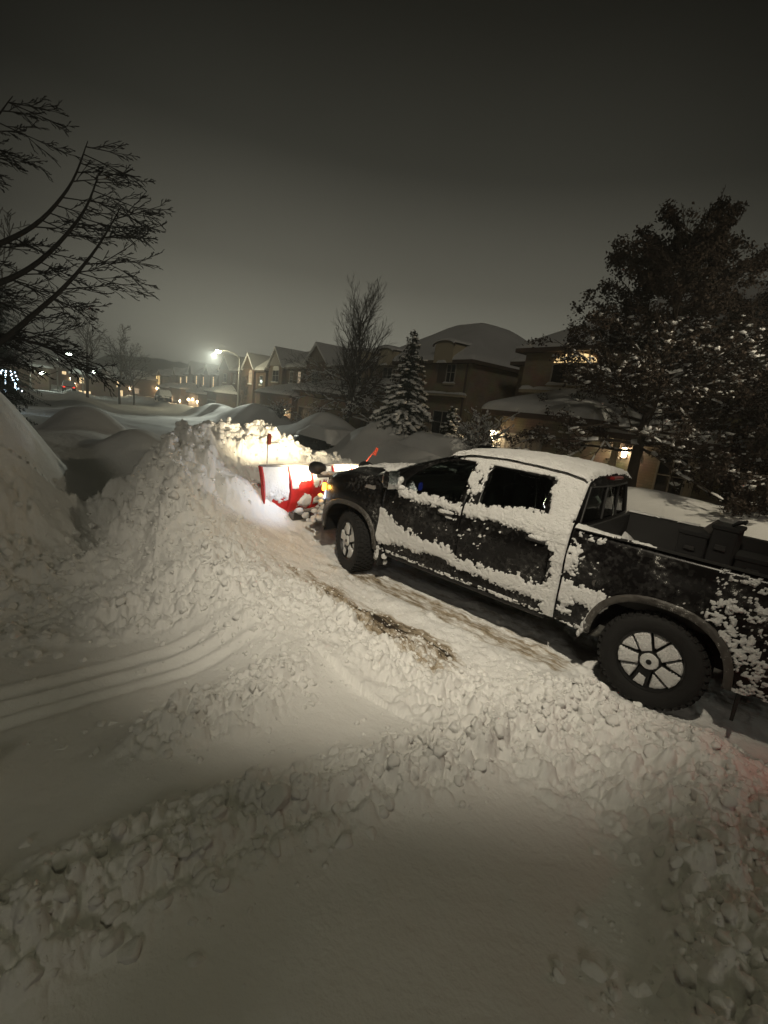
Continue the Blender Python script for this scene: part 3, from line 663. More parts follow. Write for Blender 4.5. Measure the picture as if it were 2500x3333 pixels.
# snow stuck on the left side
def side_snow():
    st = .0085; xs = np.arange(-1.27, 3.30, st); zs = np.arange(.46, 1.865, st); X, Z = np.meshgrid(xs, zs, indexing='ij')
    n1 = fbm(X*5, Z*5, 4, 3); n2 = fbm(X*22, Z*22, 3, 4); n3 = fbm(X*55, Z*55, 3, 6); nb = fbm(X*1.6, Z*1.6, 3, 8)
    rag = (n1-.5)*.10+(n2-.5)*.075
    m = np.full_like(X, -1.0)
    def bandz(xk, zlo, zhi, w=1.0, x0=-9, x1=9):
        nonlocal m
        lo = np.interp(X, xk, zlo)+rag*w; hi = np.interp(X, xk, zhi)+rag.T[0, 0]*0+((n1-.5)*.08+(n2-.5)*.09)*w
        v = np.minimum(Z-lo, hi-Z)/.035; v = np.where((X > x0) & (X < x1), v, -1); m = np.maximum(m, v)
    # under the windows
    bandz([2.04, 2.3, 2.6, 2.85, 3.0], [1.215, 1.225, 1.215, 1.225, 1.27], [1.335, 1.335, 1.32, 1.315, 1.33], .55, 2.045, 2.97)
    bandz([.87, 1.1, 1.3, 1.6, 1.85, 2.02], [1.10, 1.17, 1.225, 1.23, 1.215, 1.22], [1.40, 1.475, 1.445, 1.415, 1.385, 1.345], .6, .87, 2.015)
    # sweep along the doors
    bandz([.87, 1.0, 1.3, 1.6, 2.0, 2.4, 2.8, 3.0, 3.15, 3.2], [.54, .56, .585, .60, .63, .655, .62, .585, .55, .52], [.80, .755, .75, .75, .765, .80, .86, .93, 1.0, 1.05], 1.35, .868, 3.2)
    # on the bed side
    bandz([.40, .48, .55, .7, .85], [.66, .68, .70, .71, .66], [.80, .84, .865, .86, .86], 1.2, .40, .845)
    m = np.maximum(m, np.where((X < .84) & (X > .55), 3.2*(n1-.50)+1.2*(n2-.5)+1.1*np.exp(-((X-.84)/.14)**2)-.45-1.2*sst(1.05, .95, Z), -1))
    rr = np.hypot(X, (Z-.42)); an = np.degrees(np.arctan2(Z-.42, X))
    m = np.maximum(m, np.where((X < -.28) & (rr > .60), 5*(n1-.52)+4*(n2-.5)+4*(n3-.5)+.5*sst(-.2, -.9, X)+.5*sst(1.2, .9, Z)-1.95+1.9*np.exp(-((rr-.68)/.09)**2)*sst(100, 150, an), -1))
    # rear corner of the cab, pillars and roof side
    cpl = np.minimum(np.minimum(X-.868, np.interp(Z, [1.1, 1.35, 1.45, 1.74, 1.8], [1.02, 1.13, 1.13, 1.19, 1.2])-X), Z-1.12)/.02+(n1-.5)*3.0+(n2-.5)*2+.3
    m = np.maximum(m, np.where(X > .866, cpl, -1))
    strip = (.985-X)/.02+(n1-.5)*3+(n2-.5)*4-.8; m = np.maximum(m, np.where((X > .868) & (Z < 1.3) & (Z > .46), np.minimum(strip, 1), -1))
    m = np.maximum(m, np.where((Z > 1.785) & (X > .87) & (X < 2.5), 1.2+(n2-.5)*2-(X-2.2).clip(0)*4, -1))
    bp = np.minimum(X-1.905, 2.075-X)/.03+(n1-.5)*6+(n2-.5)*5-.25+.45*(Z-1.5)/.1*(X > 1.99)-1.6*sst(1.52, 1.40, Z); bp = np.where((X > 1.89) & (X < 2.10) & (Z > 1.33), bp, -1); m = np.maximum(m, bp)
    m = np.where((np.abs(X-2.0285) < .006) & (Z > .47) & (Z < 1.8), -1, m)
    # flecks
    m = np.maximum(m, np.where(n1*.2+n2*.4+n3*.4 > .735, .4, -1)*np.where((Z > .5), 1, 0)-.0)
    m = m+np.where(m > -.9, (n1-.5)*1.6+(n2-.5)*2.4+(n3-.5)*2.4, 0)*sst(1.6, .3, m)
    m = np.where((X < .862) & (Z > 1.355), -1, m)
    m = np.where(Z > np.interp(X, [.80, .90, 1.1, 1.4, 1.8, 2.1, 2.42, 2.6], [1.765, 1.80, 1.83, 1.845, 1.85, 1.835, 1.785, 1.72])+.012, -1, m)
    # clear of windows
    def inpoly(P):
        c = np.zeros(X.shape, bool); n = len(P)
        for i in range(n):
            (x1, z1), (x2, z2) = P[i], P[(i+1) % n]
            if z1 == z2: continue
            c ^= ((z1 > Z) != (z2 > Z)) & (X < (x2-x1)*(Z-z1)/(z2-z1)+x1)
        return c
    def shrink(P, k, dz=0): 
        cx = sum(p[0] for p in P)/len(P); cz = sum(p[1] for p in P)/len(P); return [(cx+(a-cx)*k, cz+(b-cz)*k+dz) for a, b in P]
    gl = inpoly(shrink(WIN_F, .985)) | inpoly(shrink(WIN_R, .985))
    lowR = 1.435+.035*(n1-.5)*2+np.interp(X, [1.15, 1.9], [.03, -.045])+.02*(n2-.5); lowF = 1.335+.03*(n2-.5)
    low = np.where(X < 2, lowR, lowF)
    m = np.where(gl & (Z > low), -1, m)
    m = np.where((rr < .53) | (np.hypot(X-3.745, Z-.42) < .6), -1, m)
    apx = np.interp(Z, [1.34, 1.45, 1.6, 1.72, 1.8], [3.1, 3.0, 2.8, 2.55, 2.3]); m = np.where((Z > 1.40) & (X > 2.12), np.where(Z > 1.772, m, -1), m)
    th = np.where(m > 0, .0015+.014*np.clip(m, 0, 1)**.7*(.4+n1)+.005*n2*np.clip(m*2, 0, 1)+.003*n3, 0)
    ledge = ((X > .87) & (Z > 1.2) & (Z < 1.5)); th = th*np.where(ledge, 1.5, 1)
    Y = ybody(X, Z)+np.where(m > 0, th, -.002)
    Y = Y+.003*(n3-.5)
    keep = m > 0; nx, nz = X.shape
    V = np.stack([X, Y, Z], -1).reshape(-1, 3); idx = np.arange(nx*nz).reshape(nx, nz)
    k = keep[:-1, :-1] | keep[1:, :-1] | keep[1:, 1:] | keep[:-1, 1:]
    F = np.stack([idx[:-1, :-1], idx[1:, :-1], idx[1:, 1:], idx[:-1, 1:]], -1)[k]
    us, inv = np.unique(F, return_inverse=True); F = inv.reshape(F.shape)[:, ::-1]
    o = mesh('side_snow', V[us], F, SNOWC, truck, True)
    tag(o, 'snow plastered in ragged bands along the doors and bed side')
side_snow()
def top_snow():
    # roof
    xs = np.arange(.84, 2.50, .012); ts = np.linspace(-1.03, 1.06, 130); X, T = np.meshgrid(xs, ts, indexing='ij')
    zr = np.interp(X, [.80, .90, 1.1, 1.4, 1.8, 2.1, 2.42, 2.6], [1.765, 1.80, 1.83, 1.845, 1.85, 1.835, 1.785, 1.72]); yr = prof(zr)
    n1 = fbm(X*6, T*5, 4, 33); n2 = fbm(X*30, T*20, 3, 34)
    a = np.clip(np.abs(T), 0, 1); Y = T*yr; Z = zr+.055*np.clip(1-a*a, 0, 1)**.8
    e = np.minimum(np.minimum((X-.855)/.05, (2.46-X)/.06), 1); e = np.clip(e+(n1-.5)*.9, 0, 1)
    th = (.030+.03*n1+.012*n2)*e**.5-.012*(1-e)
    Z = Z+th*np.where(np.abs(T) > 1, .4, 1); Y = Y+.02*np.sign(T)*np.clip(np.abs(T)-.85, 0, .2)/.2
    V = np.stack([X, Y, Z], -1).reshape(-1, 3); nx, ny = X.shape; idx = np.arange(nx*ny).reshape(nx, ny)
    keep = e > .05; k = keep[:-1, :-1] & keep[1:, 1:]
    F = np.stack([idx[:-1, :-1], idx[1:, :-1], idx[1:, 1:], idx[:-1, 1:]], -1)[k]
    us, inv = np.unique(F, return_inverse=True); mesh('roof_snow', V[us], inv.reshape(F.shape), SNOWC, truck, True)
    # hood: thin patches and a drift against the windshield
    xs = np.arange(3.30, 4.50, .014); ts = np.linspace(-.98, .99, 130); X, T = np.meshgrid(xs, ts, indexing='ij')
    zs = ZS(X); ys = yfend(X, zs); a = np.abs(T)
    bul = .035*sst(.80, .62, a)*sst(4.35, 4.0, X); XX = X+.16*(1-a*a)*sst(4.1, 4.44, X)
    n1 = fbm(X*4, T*4, 4, 43); n2 = fbm(X*25, T*20, 3, 44)
    m = 2.2*(n1-.52)+1.0*(n2-.5)+1.7*np.exp(-((X-3.36)/.10)**2)-.9*(T > .62)*(X > 3.48)+.55*(T < .45)+.5*sst(4.2, 4.4, X)-.1
    m = m-1.0*(T > .9)
    Z = zs+.035*(1-a**3)+bul+np.where(m > 0, .008+.028*np.clip(m, 0, 1)*(.6+n2), -.004)+.05*np.exp(-((X-3.34)/.07)**2)
    V = np.stack([XX, T*ys, Z], -1).reshape(-1, 3); nx, ny = X.shape; idx = np.arange(nx*ny).reshape(nx, ny)
    keep = m > 0; k = keep[:-1, :-1] | keep[1:, 1:] | keep[1:, :-1] | keep[:-1, 1:]
    F = np.stack([idx[:-1, :-1], idx[1:, :-1], idx[1:, 1:], idx[:-1, 1:]], -1)[k]
    us, inv = np.unique(F, return_inverse=True); mesh('hood_snow', V[us], inv.reshape(F.shape), SNOWC, truck, True)
    # bed: snow lying on the floor, on the near rail and in the front corner
    xs = np.arange(-1.24, .80, .03); ys = np.linspace(-.84, .84, 60); X, Y = np.meshgrid(xs, ys, indexing='ij')
    n1 = fbm(X*3, Y*3, 4, 53); Z = .88+.08*n1+.20*np.exp(-((X-.80)/.18)**2)*(.6+n1)+.12*sst(.55, .86, Y)
    V = np.stack([X, Y, Z], -1).reshape(-1, 3); nx, ny = X.shape; idx = np.arange(nx*ny).reshape(nx, ny)
    F = np.stack([idx[:-1, :-1], idx[1:, :-1], idx[1:, 1:], idx[:-1, 1:]], -1).reshape(-1, 4); mesh('bed_snow', V, F, SNOWC, truck, True)
    for y0, y1 in ((.86, .955), (-.955, -.86)):
        xs = np.arange(-1.28, .84, .012); ys = np.linspace(y0, y1, 9); X, Y = np.meshgrid(xs, ys, indexing='ij')
        n1 = fbm(X*5, Y*8, 4, 63); n2 = fbm(X*30, Y*30, 2, 64); e = 1-((Y-(y0+y1)/2)/(y1-y0)*2)**4
        k_ = .55*sst(.35, .8, X)+.45+(n1-.5)*1.4-.35*(X < .1); m = np.where(k_ > .35, 1, 0)
        Z = 1.383+np.where(m > 0, (.006+.018*n1+.03*sst(.5, .84, X)*n2)*e, -.006)
        V = np.stack([X, Y, Z], -1).reshape(-1, 3); nx, ny = X.shape; idx = np.arange(nx*ny).reshape(nx, ny); k = m[:-1, :-1] > 0
        F = np.stack([idx[:-1, :-1], idx[1:, :-1], idx[1:, 1:], idx[:-1, 1:]], -1)[k]
        us, inv = np.unique(F, return_inverse=True); mesh('rail_snow', V[us], inv.reshape(F.shape), SNOWC, truck, True)
top_snow()
def blobs(name, items, parent, m=None, sub=1):
    """soft clumps of snow: (x, y, z, rx, ry, rz)"""
    bm = bmesh.new()
    for (x, y, z, a, b, c) in items:
        r = bmesh.ops.create_icosphere(bm, subdivisions=2, radius=1)
        ph = random.random()*50
        for v in r['verts']:
            q = v.co; k = 1+.28*(float(fbm(np.array([q.x*1.6+ph]), np.array([q.y*1.6+q.z*1.3]), 3)[0])-.5)*2
            v.co = Vector((x+q.x*a*k, y+q.y*b*k, z+q.z*c*k))
    me = bpy.data.meshes.new(name); bm.to_mesh(me); bm.free(); me.materials.append(m or SNOWC)
    me.polygons.foreach_set('use_smooth', [True]*len(me.polygons)); o = bpy.data.objects.new(name, me); COL.objects.link(o); o.parent = parent; return o
blobs('handle_snow', [(2.20, .995, 1.20, .09, .02, .022), (2.27, 1.0, 1.195, .05, .02, .03), (2.17, 1.0, 1.145, .05, .012, .014), (1.13, .995, 1.20, .09, .02, .024), (1.2, 1.0, 1.2, .04, .018, .02)], truck)
blobs('mirror_snow', [(3.0, 1.10, 1.535, .05, .10, .03), (2.97, 1.0, 1.38, .05, .05, .07), (2.95, .96, 1.33, .09, .04, .04), (2.93, .97, 1.42, .03, .04, .05)], truck)
blobs('bumper_snow', [(4.42+random.uniform(-.04, .05), .87+random.uniform(-.05, .04), random.uniform(.55, .95), random.uniform(.02, .05), random.uniform(.02, .04), random.uniform(.02, .05)) for _ in range(26)], truck)
blobs('arch_snow', [(.58-.09*t+random.uniform(-.01, .01), 1.0, .44+.42*t, .018, .03, .04) for t in arr(0, 1, 10)]+[(3.17, .95, .50-.03*i, .03, .05, .03) for i in range(5)], truck)
blobs('flap_snow', [(3.13+random.uniform(-.04, .1), .9+random.uniform(-.06, .05), random.uniform(.28, .56), .04, .04, .04) for _ in range(14)], truck)

# V-plow on the nose
plow = bpy.data.objects.new('snow_plow', None); COL.objects.link(plow); plow.parent = truck; plow.location = (0, 0, 0)
def blade(y, t):
    z = .24+.90*t; x = 5.46+.05*abs(y)*0+.17*(1-math.sin(math.pi*(.12+.80*t)))-.02
    return (x, y, z)
TT = arr(0, 1, 12)
m = MB(); m.grid(blade, arr(-1.22, 1.22, 33), TT); m.grid(lambda y, t: (blade(y, t)[0]+.02, y, blade(y, t)[2]), arr(-1.22, 1.22, 33), TT, True)
bl = m.build('plow_blade', RED, plow, True)
for y in (-1.21, -.70, -.25, .25, .70, 1.21):
    m = MB()
    P = [blade(y, t) for t in TT]
    for i in range(len(P)-1):
        a, b = P[i], P[i+1]; d = .07
        m.add([(a[0], y-.012, a[2]), (a[0]-d, y-.012, a[2]), (b[0]-d, y-.012, b[2]), (b[0], y-.012, b[2]), (a[0], y+.012, a[2]), (a[0]-d, y+.012, a[2]), (b[0]-d, y+.012, b[2]), (b[0], y+.012, b[2])], [(0, 1, 2, 3), (7, 6, 5, 4), (1, 5, 6, 2), (0, 3, 7, 4)])
    m.build('blade_rib', RED, plow)
m = MB(); m.tube([(5.54, -1.22, 1.145), (5.54, 1.22, 1.145)], .022, 10); m.build('blade_top_edge', STEEL, plow)
m = MB(); m.bbox(5.54, 5.565, -1.24, 1.24, .10, .28, .005); m.build('cutting_edge', STEEL, plow)
m = MB(); m.prism([(5.40, .26), (5.53, .26), (5.53, .10), (5.46, .08), (5.41, .14)], .58, .92); m.build('skid_shoe', RED, plow)
for y in (.56, -.56, .15, -.15):
    m = MB(); P = []
    for i in range(120):
        a = i*.55; P.append((5.36-.12*(i/120)+.028*math.cos(a), y+.028*math.sin(a), .24+.26*i/120))
    m.tube(P, .0065, 5); m.tube([(5.36, y, .22), (5.24, y, .52)], .012, 8); m.build('trip_spring', STEEL, plow, True)
m = MB(); m.bbox(4.62, 5.36, -.42, -.34, .30, .40, .01); m.bbox(4.62, 5.36, .34, .42, .30, .40, .01); m.bbox(5.22, 5.36, -.75, .75, .30, .42, .01)
m.bbox(4.72, 4.82, -.62, .62, .42, .50, .01); m.tube([(4.78, .36, .45), (4.86, .36, 1.12)], .035, 8); m.tube([(4.78, -.36, .45), (4.86, -.36, 1.12)], .035, 8)
m.tube([(4.86, -.62, 1.10), (4.86, .62, 1.10)], .03, 8); m.tube([(4.85, 0, .75), (5.3, 0, .40)], .035, 8); m.tube([(4.84, .3, .6), (5.30, .72, .42)], .028, 8); m.tube([(4.84, -.3, .6), (5.30, -.72, .42)], .028, 8)
m.build('lift_frame', STEEL, plow)
m = MB(); m.bbox(4.72, 4.90, -.22, .22, .72, 1.0, .03); m.build('pump_cover', PLAST, plow)
LENS = emit_mat('plow_light_lens', (1., .90, .66), 40)
for sd in (1, -1):
    m = MB(); y0 = .55*sd
    m.lathe([(0, -.13), (.06, -.125), (.10, -.09), (.118, -.03), (.12, .05), (.112, .065)], 22, 'x', (0, 0, 0))
    hl = m.build('plow_headlight', PLAST, plow, True, (4.98, y0, 1.20)); hl.scale = (1, 1.15, .85)
    m = MB(); m.lathe([(0, .05), (.108, .05)], 22, 'x'); m.build('lens', LENS, hl)
    m = MB(); m.tube([(4.88, y0, 1.09), (4.97, y0, 1.13)], .02, 8); m.build('light_bracket', STEEL, plow)
m = MB(); m.tube([(5.50, 1.12, 1.14), (5.50, 1.13, 1.40), (5.51, 1.13, 1.66)], .009, 6); mk = m.build('edge_marker', STEEL, plow)
m = MB(); m.lathe([(0, 0), (.030, .0), (.034, .03), (.032, .15), (.022, .165), (0, .17)], 12, 'z', (5.512, 1.105, 1.48)); m.build('marker_flag', mat('marker_red', (.32, .05, .02), .5), mk, True)
m = MB(); m.tube([(5.48, -.98, 1.12), (5.40, -1.05, 1.30), (5.32, -1.16, 1.50)], .011, 6); mk = m.build('edge_marker', ORANGE, plow)
m = MB(); m.box(-.006, .006, -.03, .03, -.15, 0, Matrix.Translation((5.32, -1.16, 1.50)) @ Matrix.Rotation(.35, 4, 'X')); m.build('marker_flag', ORANGE, mk)
def blade_snow():
    ys = np.arange(-1.2, 1.2, .011); ts = np.arange(0, 1.03, .012); Y, T = np.meshgrid(ys, ts, indexing='ij')
    n1 = fbm(Y*3.2, T*3.2, 4, 73); n2 = fbm(Y*16, T*14, 3, 74)
    low = .42+.12*(n1-.5)+.12*(n2-.5); m = (T-low)*4+(n1-.5)*(2+6*(Y < .68))+(n2-.5)*2.5-.15*(Y < .5)+.15
    m = np.where((T < .10) & (T > .02), 1, m); m = np.where(T > .985, -.3+(n2-.5)*3, m)
    m = np.minimum(m, np.where(np.abs(Y-.70) < .02, -1, m))
    X = 5.46+.17*(1-np.sin(math.pi*(.12+.80*np.clip(T, 0, 1))))-.02-np.where(m > 0, .008+.03*np.clip(m, 0, 1)*(.5+n1)+.01*n2, -.01); Z = .24+.90*T
    V = np.stack([X, Y, Z], -1).reshape(-1, 3); nx, ny = X.shape; idx = np.arange(nx*ny).reshape(nx, ny); k = (m > 0)[:-1, :-1]
    F = np.stack([idx[:-1, :-1], idx[:-1, 1:], idx[1:, 1:], idx[1:, :-1]], -1)[k]
    us, inv = np.unique(F, return_inverse=True); mesh('blade_snow', V[us], inv.reshape(F.shape), SNOWC, plow, True)
blade_snow()
blobs('frame_snow', [(random.uniform(4.65, 5.35), random.uniform(-.6, .75), random.uniform(.40, .50), random.uniform(.03, .08), random.uniform(.03, .08), random.uniform(.02, .06)) for _ in range(40)]+[(4.86, y, 1.14, .05, .07, .03) for y in arr(-.5, .5, 9)], plow)
m = MB(); m.tube([(4.60, .55, .62), (4.70, .60, .70), (4.78, .57, .68), (4.74, .52, .58), (4.62, .53, .56), (4.60, .55, .62)], .009, 6); m.build('hose_loop', PLAST, plow)

# things in the truck bed
def bed_box(x, y, w, d, h, lab, z0=.98):
    b = empty('storage_box', (x, y, z0), random.uniform(-.1, .1), lab, 'storage box')
    m = MB(); m.bbox(-w/2, w/2, -d/2, d/2, 0, h-.04, .012); m.build('box_body', DARK, b)
    m = MB(); m.bbox(-w/2-.012, w/2+.012, -d/2-.012, d/2+.012, h-.045, h, .01); m.build('lid', DARK, b)
    m = MB(); m.bbox(-.05, .05, d/2+.010, d/2+.03, h*.55, h*.65, .006); m.build('handle', PLAST, b); return b
bed_box(.06, -.47, .25, .36, .42, 'low black box in the truck bed, the one nearer the cab')
bed_box(-.19, -.44, .21, .34, .54, 'taller black box in the truck bed, nearer the tailgate')
bed_box(-.45, -.55, .30, .40, .28, 'flat black box in the truck bed beside the right edge of the photo')
t = empty('snow_shovel', (-.04, -.42, 1.40), .3, 'grey shovel blade sticking up between the black boxes in the truck bed', 'shovel')
m = MB(); m.grid(lambda a, b: (a*.07*(1-.25*b), .05*b*b, b*.15), arr(-1, 1, 6), arr(0, 1, 6)); m.grid(lambda a, b: (a*.07*(1-.25*b), .05*b*b+.005, b*.15), arr(-1, 1, 6), arr(0, 1, 6), True)
m.build('shovel_blade', STEEL, t, True, None, (.1, -.55, 0)); m = MB(); m.tube([(0, 0, .02), (.02, 0, -.30)], .014, 8); m.build('shovel_handle', TRIM, t)
t = empty('work_glove', (-.215, -.38, 1.52), 0, 'dark rag or strap end lying on the taller black box in the truck bed', 'strap')
t.name = 'tie_strap'; m = MB()
for k in range(4): m.tube([(0, 0, .01), (-.04-.02*k, .03*(k-1.5), .05+.01*k), (-.09, .05*(k-1.5), .05)], [.014, .016, .010], 6)
m.build('strap_loop', DARK, t, True)
# ------------------------------------------------------------------ houses
ROTH = math.pi+AZ
def roof_shell(name, x0, x1, y0, y1, z, slope, cap, parent, snow=.22, over=.45, seed=0, open_back=False):
    """hipped roof buried in snow, over a brown fascia"""
    x0 -= over; x1 += over; y0 -= over; y1 += 0 if open_back else over
    def ax(a, b):
        n = max(8, int((b-a)/.45)); q = [0, .03, .08, .18, .32]; mid = arr(.5, (b-a)-.5, n)
        return [a+t for t in q+mid+[(b-a)-t for t in q[::-1]]]
    xs = np.array(ax(x0, x1)); ys = np.array(ax(y0, y1)); X, Y = np.meshgrid(xs, ys, indexing='ij')
    dx = np.minimum(X-x0, x1-X); dy = (Y-y0) if open_back else np.minimum(Y-y0, y1-Y)
    k = 6.; d = -np.log(np.exp(-k*dx)+np.exp(-k*dy))/k; d = np.clip(d, 0, None); h = slope*d
    h = -np.log(np.exp(-7*h)+math.exp(-7*cap))/7; h = np.clip(h-0*h, 0, None)
    e = np.clip(np.minimum(dx, dy), 0, None)
    Z = z+h+snow*(1-np.exp(-e/.07))+.14*(fbm(X*.5+seed, Y*.5, 3, 7)-.5)*np.clip(e, 0, 1)
    X = X+.04*(fbm(Y*2+seed, X*2, 2, 9)-.5)
    V = np.stack([X, Y, Z], -1).reshape(-1, 3); nx, ny = X.shape; idx = np.arange(nx*ny).reshape(nx, ny)
    F = np.stack([idx[:-1, :-1], idx[1:, :-1], idx[1:, 1:], idx[:-1, 1:]], -1).reshape(-1, 4)
    o = mesh(name, V, F, SNOWF, parent, True)
    MB().box(x0+.03, x1-.03, y0+.03, y1-.03, z-.20, z+.01).build('fascia', FASC, o); return o
def window(parent, x, z, w, h, y=0, lit=None, arch=False, mull=2, snow=True, name='window'):
    m = MB(); t = .07
    m.box(x-w/2-t, x+w/2+t, y-.05, y, z-t, z); m.box(x-w/2-t, x+w/2+t, y-.05, y, z+h, z+h+t)
    m.box(x-w/2-t, x-w/2, y-.05, y, z, z+h); m.box(x+w/2, x+w/2+t, y-.05, y, z, z+h)
    for i in range(1, mull): xx = x-w/2+w*i/mull; m.box(xx-.025, xx+.025, y-.04, y-.018, z, z+h)
    if h > 1.0: m.box(x-w/2, x+w/2, y-.038, y-.02, z+h*.55, z+h*.55+.04)
    if arch: m.prism([(x-w/2-t, z+h+t+.002)]+[(x+(w/2+t)*math.cos(a), z+h+t+.002+(w*.32)*math.sin(a)) for a in arr(math.pi*.95, math.pi*.05, 9)]+[(x+w/2+t, z+h+t+.002)], y-.045, y-.002)
    f = m.build(name, WFRAME, parent)
    MB().box(x-w/2, x+w/2, y-.016, y-.006, z, z+h).build('pane', lit or PANE, f)
    if arch and lit: MB().prism([(x-w/2, z+h+t+.02)]+[(x+(w/2)*math.cos(a), z+h+t+.02+(w*.26)*math.sin(a)) for a in arr(math.pi*.95, math.pi*.05, 9)]+[(x+w/2, z+h+t+.02)], y-.056, y-.047).build('pane', lit, f)
    MB().box(x-w/2-.15, x+w/2+.15, y-.14, y, z-t-.08, z-t-.003).build('sill', STUC, f)
    if snow: snow_strip('sill_snow', x-w/2-.2, x+w/2+.2, y-.17, y, z-t-.003, .12, f)
    return f
def snow_strip(name, x0, x1, y0, y1, z, t, parent):
    n = max(6, int((x1-x0)/.12)); xs = arr(x0, x1, n); m = MB(); sec = [(0, 0), (.0, .5), (.12, .85), (.35, 1), (.8, .95), (1, .8)]
    m.grid(lambda i, k: (xs[int(i)], y0+(y1-y0)*sec[int(k)][0], z+t*sec[int(k)][1]*(.6+.8*float(vn(np.array([xs[int(i)]*3]), np.array([y0]))[0]))*(1 if 0 < i < n-1 else 0)), list(range(n)), list(range(6)), True)
    return m.build(name, SNOWF, parent, True)
def gable(parent, xc, hw, z0, z1, y=0., depth=4., mat_=None, lit=None):
    m = MB().prism([(xc-hw, z0), (xc+hw, z0), (xc, z1)], y-.12, y-.002); g = m.build('gable', mat_ or STUC, parent)
    m = MB(); n = Vector((z1-z0, 0, hw)).normalized()*.20; ov = .28
    for s in (-1, 1):
        a = Vector((xc+s*(hw+.35), 0, z0-(z1-z0)*.35/hw)); b = Vector((xc, 0, z1)); q = Vector((n.x*s, 0, n.z))
        P = [a, b, b+Vector((0, 0, .30)), a+q*.75+Vector((s*-.02, 0, 0))]
        v = [(p.x, y-ov, p.z) for p in P]+[(p.x, y+depth, p.z) for p in P]
        m.add(v, [(0, 1, 2, 3), (7, 6, 5, 4), (3, 2, 6, 7), (0, 3, 7, 4), (0, 4, 5, 1)])
    o = m.build('gable_snow', SNOWF, g); md = o.modifiers.new('b', 'BEVEL'); md.width = .06; md.segments = 3
    return g
def lantern(parent, x, y, z, w=None, e=0, sc=1.):
    l = MB().box(x-.05*sc, x+.05*sc, y-.06, y, z-.05*sc, z+.10*sc).box(x-.09*sc, x+.09*sc, y-.20*sc, y-.0, z+.28*sc, z+.32*sc).build('wall_lantern', FASC, parent)
    MB().lathe([(0, z-.02), (.06*sc, z), (.085*sc, z+.26*sc), (0, z+.27*sc)], 8, 'z', (x, y-.10*sc, 0)).build('lantern_glass', PORCH, l)
    if e:
        L = bpy.data.lights.new('lantern_light', 'POINT'); L.energy = e; L.color = (1, .72, .40); L.shadow_soft_size = .08
        o = bpy.data.objects.new('lantern_light', L); COL.objects.link(o); o.parent = parent; o.location = (x, y-.30, z+.12)
    return l
def garage_door(parent, x0, x1, z0, z1, y, m_, rows=4, cols=8, name='garage_door'):
    m = MB(); m.box(x0, x1, y-.03, y-.003, z0, z1)
    for r in range(rows):
        for c in range(cols):
            w = (x1-x0)/cols; h = (z1-z0)/rows; m.bbox(x0+c*w+.05, x0+(c+1)*w-.05, y-.05, y-.028, z0+r*h+.06, z0+(r+1)*h-.06, .012)
    d = m.build(name, m_, parent)
    m = MB(); m.box(x0-.12, x0-.003, y-.06, y-.002, z0, z1+.12); m.box(x1+.003, x1+.12, y-.06, y-.002, z0, z1+.12); m.box(x0-.003, x1+.003, y-.06, y-.002, z1+.003, z1+.12); m.build('door_trim', WFRAME, d)
    return d
def house(s0, s1, L, label, group='brick houses across the street'):
    """s0: near end, s1: far end along the street; local x runs from the far end to the near end"""
    p = SL(s1, L); h = empty('brick_house', (p[0], p[1], 0), ROTH, label, 'house', group); return h, (lambda s: s1-s)

# --- the large house right of the spruce
h, lx = house(21.9, 33.4, 20.7, 'wide tan brick house with a tall curved dormer, behind the two spruces')
W = 11.5
MB().box(0, W, 0, 12.3, -2.5, 5.66).build('wall', BR1, h)
roof_shell('roof', 0, W, 0, 12.3, 5.78, .68, 3.35, h, seed=1)
def arched_dormer(parent, xc, w, z0, z1, mt):
    hw = w/2; rise = .28
    poly = [(xc-hw, z0), (xc+hw, z0), (xc+hw*1.0, z1-rise)]+[(xc+hw*math.cos(a), z1-rise+rise*math.sin(a)) for a in arr(0, math.pi, 13)[1:-1]]+[(xc-hw, z1-rise)]
    d = MB().prism(poly, -.46, 2.6).build('dormer', mt, parent)
    m = MB(); sec = [(xc+(hw+.14)*math.cos(a), z1-rise+(rise+.03)*math.sin(a)) for a in arr(-.12, math.pi+.12, 17)]
    m.grid(lambda i, k: (sec[int(i)][0]+(.0 if k < 1 else 0), [-.60, -.60, -.50, 2.9][int(k)], sec[int(i)][1]+[0, .10, .20, .24][int(k)]), list(range(17)), [0, 1, 2, 3], True)
    m.build('dormer_snow', SNOWF, d, True); MB().grid(lambda i, k: (sec[int(i)][0], [-.60, -.46][int(k)], sec[int(i)][1]-.01), list(range(17)), [0, 1]).build('dormer_fascia', FASC, d)
    snow_strip('ledge_snow', xc-.45, xc+.45, -.62, -.44, z0-.02, .16, d); return d
arched_dormer(h, lx(24.25), 1.85, 5.60, 6.95, STUC)
window(h, lx(23.75), 4.42, .78, 1.12); MB().box(lx(25.05), lx(24.25), -.05, -.003, 4.38, 5.56).build('shutter', FASC, h)
m = MB().box(lx(25.75), lx(22.0), -.55, -.003, 3.50, 3.64).build('belt_ledge', STUC, h); snow_strip('ledge_snow', lx(25.8), lx(21.95), -.60, 0, 3.64, .14, m)
arched_dormer(h, lx(31.1), 1.9, 5.5, 6.72, STUC); window(h, lx(31.2), 4.1, 1.2, 1.25)
window(h, lx(27.8), 4.2, 1.1, 1.2)
rf = roof_shell('roof', lx(32.6), lx(29.6), -1.0, 0.0, 4.05, .5, .5, h, seed=5, over=.2, snow=.18)
m = MB().tube([(lx(22.2), -.10, 5.6), (lx(22.15), -.10, 3), (lx(22.15), -.10, 0)], .06, 8).build('downspout', FASC, h)
window(h, lx(24), .9, 1.8, 1.6); window(h, lx(30.8), .9, 1.8, 1.5)
